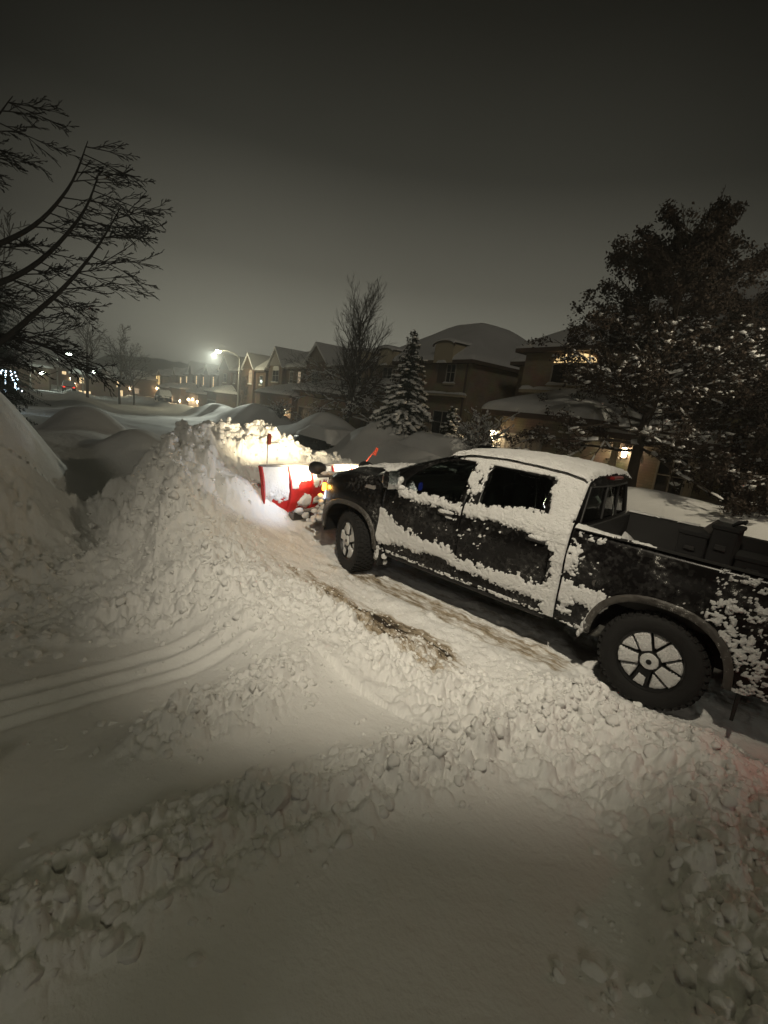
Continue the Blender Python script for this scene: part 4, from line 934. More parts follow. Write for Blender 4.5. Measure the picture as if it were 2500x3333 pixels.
# --- the house with the lit arched window, behind the oak
h, lx = house(4.0, 17.2, 20.0, 'tan house behind the leafy oak, its arched upper window and garage lantern lit')
MB().box(0, 13.2, 0, 12, -2.5, 6.02).build('wall', BR1, h)
roof_shell('roof', 0, 13.2, 0, 12, 6.15, .62, 3.3, h, seed=11)
MB().box(-2.4, -.003, 2.4, 10, -2.5, 5.75).build('side_wing', BR1, h)
roof_shell('roof', -2.4, -.5, 2.4, 10, 5.88, .6, 1.3, h, seed=12)
f = window(h, lx(14.2), 4.45, 2.3, .92, mull=3, arch=False, name='arched_window')
MB().prism([(lx(15.35), 5.46), (lx(13.05), 5.46)]+[(lx(14.2)+1.15*math.cos(a), 5.47+.42*math.sin(a)) for a in arr(.08, math.pi-.08, 13)], -.06, -.004).build('pane', emit_mat('amber_arched_window', (1., .70, .33), 1.25), f)
m = MB().box(lx(17.0), lx(12.4), -.35, -.003, 3.95, 4.1).build('belt_ledge', STUC, h); snow_strip('ledge_snow', lx(17.0), lx(12.4), -.38, 0, 4.1, .16, m)
window(h, lx(9.5), 4.4, 1.6, 1.3, mull=3); window(h, lx(6), 4.4, 1.2, 1.3)
G0 = -5.5
MB().box(lx(13.5), lx(9.9), G0, -.003, -1.5, 2.62).build('garage_wall', BR3, h)
roof_shell('garage_roof', lx(13.5), lx(9.3), G0, -.003, 2.72, .42, 1.0, h, seed=13, open_back=True, snow=.30)
garage_door(h, lx(13.15), lx(11.15), -.6, 1.80, G0, GDOOR); lantern(h, lx(13.33), G0, 1.50, e=26, sc=1.5)
m = MB(); m.bbox(lx(11.02), lx(10.86), G0-.28, G0-.12, -.6, 1.84, .01); m.build('porch_post', WFRAME, h)
MB().box(lx(9.9)+.003, lx(6.0), -2.6, -.003, -1.5, 2.3).build('porch_wall', BR3, h)
roof_shell('porch_roof', lx(9.6), lx(6.0), -4.2, -2.3, 2.40, .35, .6, h, seed=14, over=.2, snow=.2)
for q in (9.0, 8.2, 6.4): MB().bbox(lx(q)-.09, lx(q)+.09, -4.1, -3.92, -1, 2.30, .01).build('porch_post', STUC, h)
lantern(h, lx(9.35), -2.6, 1.55, e=9, sc=1.3)
window(h, lx(7.6), .3, .9, 1.5, y=-2.6, snow=False)

# --- rows of two-storey houses further down the street
def townhouse(s0, s1, zt, label, gables=(), garage=None, wins=(), mt=None, L=20.7, depth=11, cap=2.1, lamps=(), seed=0, gb=-1.2, lamp_e=0):
    h, lx = house(s0, s1, L, label); w = s1-s0; g0 = -.025*(s0+s1)/2+.3
    MB().box(0, w, 0, depth, g0-3, zt-.12).build('wall', mt or BR2, h)
    roof_shell('roof', 0, w, 0, depth, zt, .62, cap, h, seed=seed, over=.35)
    for (a, b, z0, z1) in gables:
        xc = lx((a+b)/2); hw = (b-a)/2
        MB().box(xc-hw, xc+hw, -.35, -.003, g0-2, z0).build('front_bay', mt or BR2, h)
        gable(h, xc, hw, z0+.003, z1, -.35, 4.5, FASC)
    for (s, z, ww, hh, lit, arch, y) in wins: window(h, lx(s), z, ww, hh, y=y, lit=lit, arch=arch)
    if garage:
        a, b, gl, zr, d0, d1, zd, dm = garage
        y0 = gl-L
        MB().box(lx(b), lx(a), y0, -.36, g0-2, zr-.10).build('garage_wall', mt or BR2, h)
        roof_shell('garage_roof', lx(b), lx(a), y0, -.36, zr, .40, 1.1, h, seed=seed+3, open_back=True, snow=.25)
        garage_door(h, lx(d1), lx(d0), g0-1, zd, y0, dm)
        for (s, z) in lamps: lantern(h, lx(s), y0, z, e=lamp_e, sc=1.4)
    return h
townhouse(33.9, 40.2, 5.55, 'narrow tan house with a curved dormer, right behind the bare tree', (), (33.9, 38.5, 16.5, 2.9, 34.4, 38.0, 1.5, GDARK), [(35.8, 3.9, 1.2, 1.3, None, False, 0)], BR1, cap=3.6, seed=21)
arched_dormer(bpy.data.objects['brick_house.002'], 5.4, 1.7, 5.35, 6.7, STUC)
townhouse(41.0, 46.6, 5.45, 'dark gabled house half hidden by the bare tree, left part of it showing', [(41.3, 45.9, 5.9, 7.5)], None, [(43.6, 3.6, 1.5, 1.3, None, False, -.35)], seed=31)
townhouse(47.2, 58.0, 5.45, 'brown gabled house with a snowy garage roof, right of the nearest lamp', [(52.5, 56.9, 5.6, 7.5)], (38.6, 46.9, 16, 2.35, 40.0, 45.6, 1.05, GDARK), [(54.5, 3.75, 1.9, 1.3, None, True, -.35), (48.3, 3.75, .7, 1.2, LITD, False, 0), (50.5, 3.75, .8, 1.2, None, False, 0)], seed=41, cap=2.3, lamps=[(39.6, .75)], lamp_e=60)
townhouse(59.0, 69.5, 5.1, 'brown gabled house with a pale arched window, just right of the nearest lamp pole', [(62.7, 67.4, 5.3, 7.1)], (69.9, 75.5, 17.5, 1.6, 70.2, 75, .3, GDARK), [(63.9, 3.3, 1.3, 1.35, LITD, True, -.35), (60.5, 3.3, 1, 1.1, None, False, 0), (67.3+.8, .2, .8, 1.6, LITD, False, 0)], seed=51, cap=2.4)
townhouse(71.0, 81.5, 5.0, 'dark gabled house behind the pole of the nearest street lamp', [(73.8, 80.1, 5.2, 7.2)], None, [(76.5, 3.2, 1.6, 1.3, None, False, -.35), (72.5, 3.2, .6, 1.2, None, False, 0)], seed=61, cap=2.3)
townhouse(83.0, 94.0, 4.3, 'far brown house with bright lanterns at its garage, left of the nearest street lamp pole', [(86.5, 90.5, 4.4, 5.9)], (83.5, 91.5, 18.0, .9, 84.2, 90.6, -.6, GDOOR), [(92.3, 2.3, .6, 1.3, LITW, True, 0), (85, 2.3, .6, 1.4, LITW, True, 0)], seed=71, lamps=[(83.8, -.65), (91.0, -.65), (87.4, -.45)], lamp_e=150)
townhouse(96.0, 110.0, 4.2, 'far house with a pointed turret roof and tall lit windows over a snowy garage', [(100.3, 103.8, 4.6, 6.5)], (95.5, 106.0, 17.5, 1.2, 97, 104.5, -1.3, GDARK), [(98.2, 2.4, .7, 1.6, LITW, True, 0), (104.6, 2.6, .7, 1.6, LITW, True, 0), (107.5, 1.6, .9, 2.2, LITW, False, 0)], seed=81, lamps=[(96.2, -1.25), (105.4, -1.25)], lamp_e=120)
townhouse(112.0, 127.0, 3.9, 'far dark house with one tall lit window, right of the golden front', [(118, 121, 4.2, 5.4)], (112.5, 122, 17.5, .9, 114, 121, -1.4, GDARK), [(113.9, 1.2, 1.1, 2.3, LITW, False, 0)], seed=91)
h7 = townhouse(130.0, 156.0, 3.6, 'far house with its whole front lit golden yellow, ending the row', [(139, 144.5, 3.9, 4.9)], None, [], seed=101, mt=BR1)
lx7 = lambda s: 156.0-s
for (a, z0, z1, w) in ((146, 1.2, 3.4, 1.4), (142, 1.0, 3.5, 1.0), (148.5, -1.6, .5, 2.6), (144.5, -1.8, .5, 1.5), (141.5, -1.6, .3, 1.5)):
    MB().box(lx7(a)-w/2, lx7(a)+w/2, -.45, -.37, z0, z1).build('window', emit_mat('golden_window', (1., .68, .26), 1.7), h7)
for s in (149.5, 146.5, 143.5):
    l = lantern(h7, lx7(s), -.5, -.2, e=300, sc=2)
# houses on the left side and the far end
def far_house(x, y, rz, w, hh, label, wins, lamps=(), mt=None):
    g = gz(x, y); h = empty('brick_house', (x, y, g), rz, label, 'house', 'distant houses at the end of the street')
    MB().box(-w/2, w/2, 0, 9, -1, hh).build('wall', mt or BR2, h); roof_shell('roof', -w/2, w/2, 0, 9, hh+.1, .6, 2., h, seed=int(x))
    gable(h, 0, 2, hh+.003, hh+1.9, -.05, 4, FASC)
    for (a, z, ww, h_, m_) in wins: window(h, a, z, ww, h_, lit=m_, y=0)
    for (a, z) in lamps: lantern(h, a, 0, z, e=14, sc=2.6)
    return h
DRZ = math.radians(-14.3-90)
ORW = emit_mat('orange_window', (1., .5, .25), 1.8)
far_house(118, -31.5, DRZ, 12, 4.2, 'distant house with white lit porch, under the lowest of the far lamps', [(-4, 2.4, .8, 1.2, LITW), (3, 2.4, .7, 1.3, LITW), (-3.5, .3, 2.2, .5, LITW), (3.6, .5, .5, 1.3, LITW)], [(-5.4, 1.6), (5.3, 2.2)])
far_house(150, -29, DRZ, 14, 4.5, 'distant dark house with two small lit windows beside the red tail light', [(-4, 2.4, .9, .8, ORW), (3, 2.9, .9, .8, LITW)], [(-1, 2.5), (4.5, 1.6)])
far_house(92, -11, DRZ, 9, 3.6, 'distant dark house with orange lit windows, left of the red tail light', [(-2.6, 2.0, .9, .7, ORW), (-2.8, .6, 1.1, .6, ORW)], [])
far_house(74, -2.5, DRZ, 9, 3.4, 'distant low house with a dim snowy roof at the left of the street', [], [], BR1)
far_house(136, -42, DRZ, 16, 4.3, 'distant house whose twin garage lanterns glow, seen left of the golden front', [(2.6, .4, 2.0, 1.4, LITD)], [(-4.6, 1.2), (1.2, 1.2), (-1.6, 1.2)])

# wooded rise closing the view
def far_rise():
    V = []; F = []; n = 260
    for i in range(n):
        a = math.radians(-2-60*i/(n-1)); d = 235
        hgt = 7.5+5.*float(fbm(np.array([i*.05]), np.array([3.]), 3)[0])+1.3*float(fbm(np.array([i*.4]), np.array([1.]), 3)[0])
        hgt *= .15+.85*float(sst(-13., -19., np.array(math.degrees(a))))
        for dd, z in ((0, -12), (3, hgt*.6), (9, hgt), (22, hgt*.7), (40, -12)):
            V.append((CAM[0]+(d+dd)*math.cos(a), CAM[1]+(d+dd)*math.sin(a), z))
    for i in range(n-1):
        for k in range(4): F.append((i*5+k, i*5+k+1, i*5+5+k+1, i*5+5+k))
    tag(mesh('hill', V, F, mat('wooded_hill', (.10, .09, .075), .95, var=.4, vs=.3), None, True), 'long dark wooded rise behind the farthest roofs', None, None, 'structure')
far_rise()

# ------------------------------------------------------------------ trees
ICO_T = (1+5**.5)/2
ICO = np.array([(-1, ICO_T, 0), (1, ICO_T, 0), (-1, -ICO_T, 0), (1, -ICO_T, 0), (0, -1, ICO_T), (0, 1, ICO_T), (0, -1, -ICO_T), (0, 1, -ICO_T), (ICO_T, 0, -1), (ICO_T, 0, 1), (-ICO_T, 0, -1), (-ICO_T, 0, 1)])/math.hypot(1, ICO_T)
ICF = np.array([(0, 11, 5), (0, 5, 1), (0, 1, 7), (0, 7, 10), (0, 10, 11), (1, 5, 9), (5, 11, 4), (11, 10, 2), (10, 7, 6), (7, 1, 8), (3, 9, 4), (3, 4, 2), (3, 2, 6), (3, 6, 8), (3, 8, 9), (4, 9, 5), (2, 4, 11), (6, 2, 10), (8, 6, 7), (9, 8, 1)])
def ico_cloud(name, P, R, m, parent, smooth=True, jit=.3):
    P = np.asarray(P, float); R = np.asarray(R, float); n = len(P)
    if R.ndim == 1: R = np.stack([R, R, R*.6], -1)
    J = 1+jit*(rng.random((n, 12, 1))-.5)*2; th = rng.random(n)*6.28; c, s = np.cos(th), np.sin(th)
    Q = ICO[None]*J; Qx = Q[..., 0]*c[:, None]-Q[..., 1]*s[:, None]; Qy = Q[..., 0]*s[:, None]+Q[..., 1]*c[:, None]
    V = np.stack([Qx*R[:, None, 0], Qy*R[:, None, 1], Q[..., 2]*R[:, None, 2]], -1)+P[:, None]
    F = (ICF[None]+12*np.arange(n)[:, None, None]).reshape(-1, 3); return mesh(name, V.reshape(-1, 3), F, m, parent, smooth)
def leaf_cloud(name, P, size, m, parent, aspect=.6, droop=0., dirs=None):
    P = np.asarray(P, float); n = len(P); a = rng.normal(size=(n, 3)) if dirs is None else np.asarray(dirs)+.5*rng.normal(size=(n, 3)); a[:, 2] -= droop
    a /= np.linalg.norm(a, axis=1)[:, None]; b = np.cross(a, rng.normal(size=(n, 3))); b /= np.linalg.norm(b, axis=1)[:, None]
    sz = size*(.6+.8*rng.random(n))[:, None]; a = a*sz; b = b*sz*aspect; nn = np.cross(a, b)/sz*.25
    V = np.stack([P-a*.5, P+b*.5+nn, P+a*.5, P-b*.5+nn], 1).reshape(-1, 3); F = np.arange(4*n).reshape(n, 4); return mesh(name, V, F, m, parent)
class Tree:
    def __init__(s): s.seg = []; s.tips = []; s.mid = []
    def limb(s, p, d, L, r, lvl, cfg):
        n = max(3, int(L/cfg['step'])); d = Vector(d).normalized(); pts = [Vector(p)]; rs = [r]
        for i in range(n):
            d = (d+Vector((random.gauss(0, 1), random.gauss(0, 1), random.gauss(0, 1)))*cfg['wob']+Vector(cfg['pull'])*cfg['pk'][min(lvl, len(cfg['pk'])-1)]).normalized()
            pts.append(pts[-1]+d*L/n); rs.append(max(cfg['rmin'], r*(1-.82*(i+1)/n)))
        s.seg.append((pts, rs))
        for q in pts[1:]: s.mid.append((q, lvl))
        if lvl >= cfg['lv']: s.tips.append(pts[-1]); return
        k = cfg['kids'][lvl]
        for j in range(k):
            t = cfg['t0']+(1-cfg['t0'])*(j+random.random())/k; i = min(n-1, int(t*n)); q = pts[i].lerp(pts[i+1], t*n-i)
            dd = (pts[i+1]-pts[i]).normalized(); ax = dd.cross(Vector((random.gauss(0, 1), random.gauss(0, 1), random.gauss(0, 1)))).normalized()
            nd = (Matrix.Rotation(math.radians(random.uniform(*cfg['ang'])), 3, ax) @ dd)
            s.limb(q, nd, L*random.uniform(*cfg['lr'])*(1-.45*t), max(cfg['rmin'], rs[i]*.62), lvl+1, cfg)
    def mesh(s, name, m, parent, n=5):
        V = []; F = []
        for pts, rs in s.seg:
            k0 = len(V); nn = n if rs[0] > .02 else 3
            for i, p in enumerate(pts):
                t = (pts[min(i+1, len(pts)-1)]-pts[max(i-1, 0)]).normalized(); a = t.cross(Vector((.3, .5, .81))).normalized(); b = t.cross(a)
                for k in range(nn): an = 6.2832*k/nn; V.append(tuple(p+(a*math.cos(an)+b*math.sin(an))*rs[i]))
            for i in range(len(pts)-1):
                for k in range(nn): F.append((k0+i*nn+k, k0+i*nn+(k+1) % nn, k0+(i+1)*nn+(k+1) % nn, k0+(i+1)*nn+k))
        return mesh(name, V, F, m, parent, True)
def snow_on(tr, name, parent, frac, w, zmax=99, lvmax=9, rmin=0.0):
    """snow lying along the upper side of limbs"""
    V = []; F = []
    for pts, rs in tr.seg:
        for i in range(len(pts)-1):
            a, b = pts[i], pts[i+1]; d = b-a
            if random.random() > frac or abs(d.normalized().z) > .75 or a.z > zmax or rs[i] < rmin: continue
            u = d.cross(Vector((0, 0, 1))).normalized(); k = len(V); ww = (rs[i]+w)*random.uniform(.6, 1.2)
            for p, q in ((a, .7), (a.lerp(b, .5), 1.1), (b, .7)):
                V += [tuple(p-u*ww*q), tuple(p+Vector((0, 0, rs[i]+ww*1.3*q))), tuple(p+u*ww*q)]
            F += [(k, k+1, k+4, k+3), (k+1, k+2, k+5, k+4), (k+3, k+4, k+7, k+6), (k+4, k+5, k+8, k+7), (k, k+2, k+1), (k+6, k+7, k+8)]
    return mesh(name, V, F, SNOWF, parent, True)

# bare street tree in the middle
x, y = 22.05, -16.03; g = gz(x, y)
random.seed(5); te = empty('bare_tree', (x, y, g-.1), 0, 'tall bare tree with snowy lower limbs in front of the middle houses', 'tree', 'bare trees')
t = Tree(); cfg = dict(step=.45, wob=.05, pull=(0, 0, 1), pk=[.02, .07, .10, .10], rmin=.007, lv=3, kids=[40, 9, 6], t0=.16, ang=(22, 46), lr=(.42, .58))
t.limb((0, 0, 0), (0, 0, 1), 7.7, .16, 0, cfg)
lo = Tree(); c2 = dict(cfg, pull=(0, 0, -1), pk=[.0, .03, .02], kids=[9, 5, 4], lv=2, t0=.25, lr=(.45, .6), wob=.07)
for k in range(22):
    a = 6.28*k/22+random.random()*.3; lo.limb((0, 0, random.uniform(1.2, 4.2)), (math.cos(a), math.sin(a), random.uniform(-.05, .35)), random.uniform(2.2, 3.6), .045, 0, c2)
t.mesh('trunk', BARK, te); lo.mesh('branches', BARK, te, 4); snow_on(lo, 'branch_snow', te, .42, .020); snow_on(t, 'branch_snow', te, .12, .010, 5.5)

# oak that kept its brown leaves
def oak(x, y, h, rad, label, seed, prof_, nb=64, leaves=26000, low=1.0, snow=900, cat='tree'):
    global rng
    random.seed(seed); rng = np.random.default_rng(seed); g = gz(x, y); e = empty('oak_tree', (x, y, g-.1), 0, label, cat, 'leafy oaks at the right')
    t = Tree(); t.seg.append(([Vector((.08*math.sin(z), .05*z*0, z)) for z in arr(0, h*.93, 12)], [max(.03, .20*(1-.85*k/11)) for k in range(12)]))
    cfg = dict(step=.35, wob=.10, pull=(0, 0, 1), pk=[.03, .02, 0], rmin=.008, lv=2, kids=[7, 5], t0=.2, ang=(25, 60), lr=(.35, .5))
    for k in range(nb):
        z = low+(h*.95-low)*(k/nb)**1.05; r = rad*float(np.interp(z/h, *prof_)); a = k*2.4+random.uniform(-.4, .4)
        t.limb((0, 0, z), (math.cos(a), math.sin(a), .12+.5*(z/h)**2-(.25 if z < 2 else 0)), r*random.uniform(.72, 1.08), .05*(1-.7*z/h)+.012, 0, cfg)
    t.mesh('trunk', BARK, e)
    M_ = [p for p, l in t.mid if l >= 1]; P = np.array([M_[random.randrange(len(M_))] for _ in range(leaves//5)])
    dens = fbm(P[:, 0]*.8+seed, P[:, 2]*.8+P[:, 1]*.5, 3, 5); P = P[dens > .36]
    Q = np.repeat(P, 6, 0)+rng.normal(size=(len(P)*6, 3))*np.array([.09, .09, .08]); Q = Q[Q[:, 2] > low*.55]
    leaf_cloud('leaves', Q, .105, LEAF, e, .62, .25)
    top = [p for p, l in t.mid if p.z < h*.62]; S = np.array([top[random.randrange(len(top))] for _ in range(snow)]); rr = .02+.065*rng.random(len(S))**3
    lump_ = S[rng.random(len(S)) < .35]; 
    ico_cloud('crown_snow', S+np.array([0, 0, .06]), np.stack([rr*1.1, rr*.8, rr*.55], -1), SNOWF, e, True, 1.0)
    snow_on(t, 'branch_snow', e, .30, .022, h*.6, rmin=.012)
    return e
OAKP = ([0, .12, .2, .35, .5, .65, .8, .9, 1], [.7, 1.05, 1.12, 1.02, .86, .66, .47, .34, .10])
oak(3.35, -11.9, 8.7, 3.7, 'broad oak with snow-spotted brown leaves, its trunk right behind the cab of the truck', 3, OAKP, nb=86, leaves=46000, low=1.55, snow=2200)
oak(.4, -15.6, 9.2, 3.6, 'second dark leafy oak cut by the right edge of the photo', 9, OAKP, nb=60, leaves=24000, low=1.0, snow=500)
oak(-.6, -11.2, 4.3, 2.6, 'low dark leafy tree under the two oaks at the right edge', 13, ([0, .2, .5, .8, 1], [.9, 1, .9, .6, .2]), nb=36, leaves=15000, low=.4, snow=330)

# spruces
def spruce(x, y, h, rad, label, seed, snowy=1., name='spruce_tree', dense=1.):
    global rng
    random.seed(seed); rng = np.random.default_rng(seed); g = gz(x, y); e = empty(name, (x, y, g-.1), 0, label, 'conifer', 'snow-laden spruces')
    m = MB(); m.tube([(0, 0, 0), (.02, 0, h*.5), (0, 0, h)], [.09*h/5, .05*h/5, .008], 7); m.build('trunk', BARK, e, True)
    N_ = []; D_ = []; S = []; R = []; B = MB()
    levels = int(h/.17)
    for i in range(levels):
        z = .25+(h-.3)*i/levels; f = 1-z/h; L = rad*(f**.85)*random.uniform(.8, 1.12)+.08; k = max(4, int((5+7*f)*dense))
        for j in range(k):
            a = 2*math.pi*(j+random.random()*.7)/k+i; Lb = L*random.uniform(.7, 1.1); n = max(3, int(Lb/.10)); dr = .18+.45*f+random.uniform(-.12, .15); zj = random.uniform(-.16, .16); sb = random.random()
            for q in range(n):
                t = (q+.5)/n; r = Lb*t; zz = z+zj-dr*Lb*t*t*.75+.10*t*t*t; px, py = r*math.cos(a), r*math.sin(a); w = (.20*Lb*(1-t)+.06)
                for _ in range(int(9*dense)):
                    o = random.uniform(-w, w); N_.append((px-math.sin(a)*o, py+math.cos(a)*o, zz-random.random()*.10)); D_.append((math.cos(a)*.5-math.sin(a)*o*3, math.sin(a)*.5+math.cos(a)*o*3, -.6))
                if random.random() < (.42+.6*sb)*snowy*(.5+.9*t)*min(1, .35+f*1.3) and t > .2:
                    s = random.uniform(.05, .12)*(.6+f*.8); S.append((px, py, zz+.03)); R.append((s*1.1, s*1.1, s*.55))
            B.tube([(0, 0, z), (Lb*.5*math.cos(a), Lb*.5*math.sin(a), z-dr*Lb*.19), (Lb*.95*math.cos(a), Lb*.95*math.sin(a), z-dr*Lb*.60)], [.018, .012, .005], 4)
    B.build('branches', BARK, e, True)
    leaf_cloud('needles', N_, .13, NEEDLE, e, .28, .2, D_)
    if S: ico_cloud('crown_snow', S, R, SNOWF, e, True, .45)
    return e
spruce(12.85, -10.95, 4.55, 1.65, 'taller snow-laden spruce in front of the house with the curved dormer', 21)
spruce(10.6, -11.4, 2.35, .85, 'small spruce thickly covered with snow, right of the taller spruce', 22, 1.6)
# shrubs
def shrub(x, y, h, r, label, seed, snow=.6, n=26, group='snowy shrubs'):
    random.seed(seed); g = gz(x, y); e = empty('shrub', (x, y, g-.05), 0, label, 'shrub', group); t = Tree()
    cfg = dict(step=.2, wob=.13, pull=(0, 0, 1), pk=[.02, .03, .02], rmin=.006, lv=2, kids=[6, 4], t0=.25, ang=(25, 60), lr=(.4, .6))
    for k in range(n):
        a = random.random()*6.28; t.limb((0, 0, 0), (math.cos(a)*r/h, math.sin(a)*r/h, 1), h*random.uniform(.7, 1.05), .02, 0, cfg)
    t.mesh('stems', BARK, e, 4); snow_on(t, 'branch_snow', e, snow, .03); return e
shrub(8.45, -10.3, 2.1, .9, 'leafless shrub loaded with snow, left of the lit garage lantern', 31, .7)
shrub(24.5, -14.8, 1.2, 1.2, 'low snowy bush at the foot of the bare tree', 32, .5)
shrub(28.5, -15.5, 1.3, .8, 'small bare bush in front of the lit brick garage wall', 33, .3)
shrub(3.0, -3.75, .5, .35, 'dry twigs sticking out of the snowbank just behind the truck bed', 34, .1, 7)
shrub(1.15, -3.9, .38, .3, 'sparse twigs poking from the snow beside the black boxes', 35, .1, 6)

# big bare tree whose limbs hang in from the left
random.seed(12); te = empty('bare_tree', (9.6, 7.6, gz(9.6, 7.6)-.1), 0, 'large dark bare tree reaching in from the left edge of the photo', 'tree', 'bare trees')
o0 = Vector(te.location); t = Tree(); t.seg.append(([Vector((0, 0, 0)), Vector((.05, -.05, 2)), Vector((0, -.1, 4.5)), Vector((.1, 0, 8)), Vector((.2, .2, 11.5))], [.26, .23, .18, .10, .03]))
cl = dict(step=.22, wob=.05, pull=(-.15, -.75, .10), pk=[.03, .05, .04], rmin=.0048, lv=3, kids=[6, 4, 3], t0=.08, ang=(12, 40), lr=(.35, .62))
def guided(pts, r0, r1, kids, L):
    P = [Vector((p[0], p[1]+.42, p[2]))-o0 for p in pts]; C = []
    for i in range(len(P)-1):
        a, b = P[max(i-1, 0)], P[i]; c, d = P[i+1], P[min(i+2, len(P)-1)]
        for k in range(6):
            u = k/6; C.append(.5*((2*b)+(-a+c)*u+(2*a-5*b+4*c-d)*u*u+(-a+3*b-3*c+d)*u**3))
    C.append(P[-1]); n = len(C); t.seg.append((C, [r0+(r1-r0)*i/(n-1) for i in range(n)]))
    for j in range(kids):
        i = int(n*.22+(n*.76)*(j+random.random()*.6)/kids); i = min(i, n-2); d = (C[i+1]-C[i]).normalized()
        dr = Vector((-.15+random.gauss(0, .25), -1, random.uniform(-1.1, .1))); nd = (d*.45+dr.normalized()*.8)
        cc = dict(cl); cc['pull'] = (-.1, -.5, random.choice((-.35, -.1, .25, .45)))
        t.limb(C[i], nd, L*random.uniform(.5, 1.1), max(.008, .017*(1-.4*i/n)), 0, cc)
guided([(9.6, 7.5, 2.3), (8.9, 5.2, 2.5), (8.37, 3.8, 3.05), (8.15, 3.05, 3.55), (8.0, 2.45, 4.4), (7.95, 2.2, 5.1)], .085, .005, 22, .85)
guided([(9.6, 7.5, 3.2), (9.0, 5.4, 3.2), (8.4, 3.9, 3.5), (8.15, 3.1, 4.0), (8.0, 2.6, 4.7), (7.95, 2.35, 5.4)], .075, .005, 20, .75)
guided([(9.6, 7.5, 1.7), (8.9, 5.2, 1.6), (8.35, 3.95, 2.0), (8.0, 2.95, 3.05), (7.9, 2.35, 3.9), (7.85, 1.95, 4.7)], .08, .005, 24, .9)
guided([(9.6, 7.4, 1.9), (8.9, 5.3, 2.35), (8.4, 4.0, 2.6), (8.1, 3.1, 2.55), (7.95, 2.5, 2.35)], .065, .005, 24, .8)
guided([(9.6, 7.5, 4.2), (9.2, 6.4, 4.6), (8.8, 5.2, 5.2), (8.6, 4.5, 6.2)], .05, .005, 12, .7)
guided([(9.6, 7.5, 3.8), (9.1, 5.6, 4.2), (8.7, 4.4, 4.4), (8.5, 3.6, 4.9), (8.4, 3.1, 5.7)], .07, .005, 22, .8)
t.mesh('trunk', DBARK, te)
# darker trees down the left side of the street
def bare(x, y, h, label, seed, snow=0):
    random.seed(seed); g = gz(x, y); e = empty('bare_tree', (x, y, g-.1), 0, label, 'tree', 'bare trees'); t = Tree()
    cfg = dict(step=.6, wob=.06, pull=(0, 0, 1), pk=[.02, .05, .06], rmin=.02, lv=3, kids=[16, 7, 4], t0=.2, ang=(25, 60), lr=(.42, .6))
    t.limb((0, 0, 0), (0, 0, 1), h, h*.02, 0, cfg); t.mesh('trunk', BARK, e, 4)
bare(33, .5, 8.5, 'dark bare tree at the far left, above the lights of the street', 41)
bare(62, -12.5, 8.5, 'bare tree rising beside the lowest of the far street lamps', 42)
bare(66, -17.3, 8.0, 'bare tree in the street left of the golden lit house', 43)
bare(70, -20.5, 7.0, 'slim bare tree nearest to the golden lit house on its left', 44)
bare(20, 4.2, 9.0, 'dark bare tree behind the big left snowbank', 45)
spruce(19.5, 3.3, 10.5, 2.2, 'tall black evergreen at the left edge of the photo', 51, .0, 'evergreen_tree', .8)
spruce(36, -.6, 8.0, 2.6, 'dark evergreen silhouette behind the tall black evergreen', 52, .0, 'evergreen_tree', .6)
bare(58, -30, 4.2, 'small bare street tree in front of the snowy garage roof far down the row', 46)

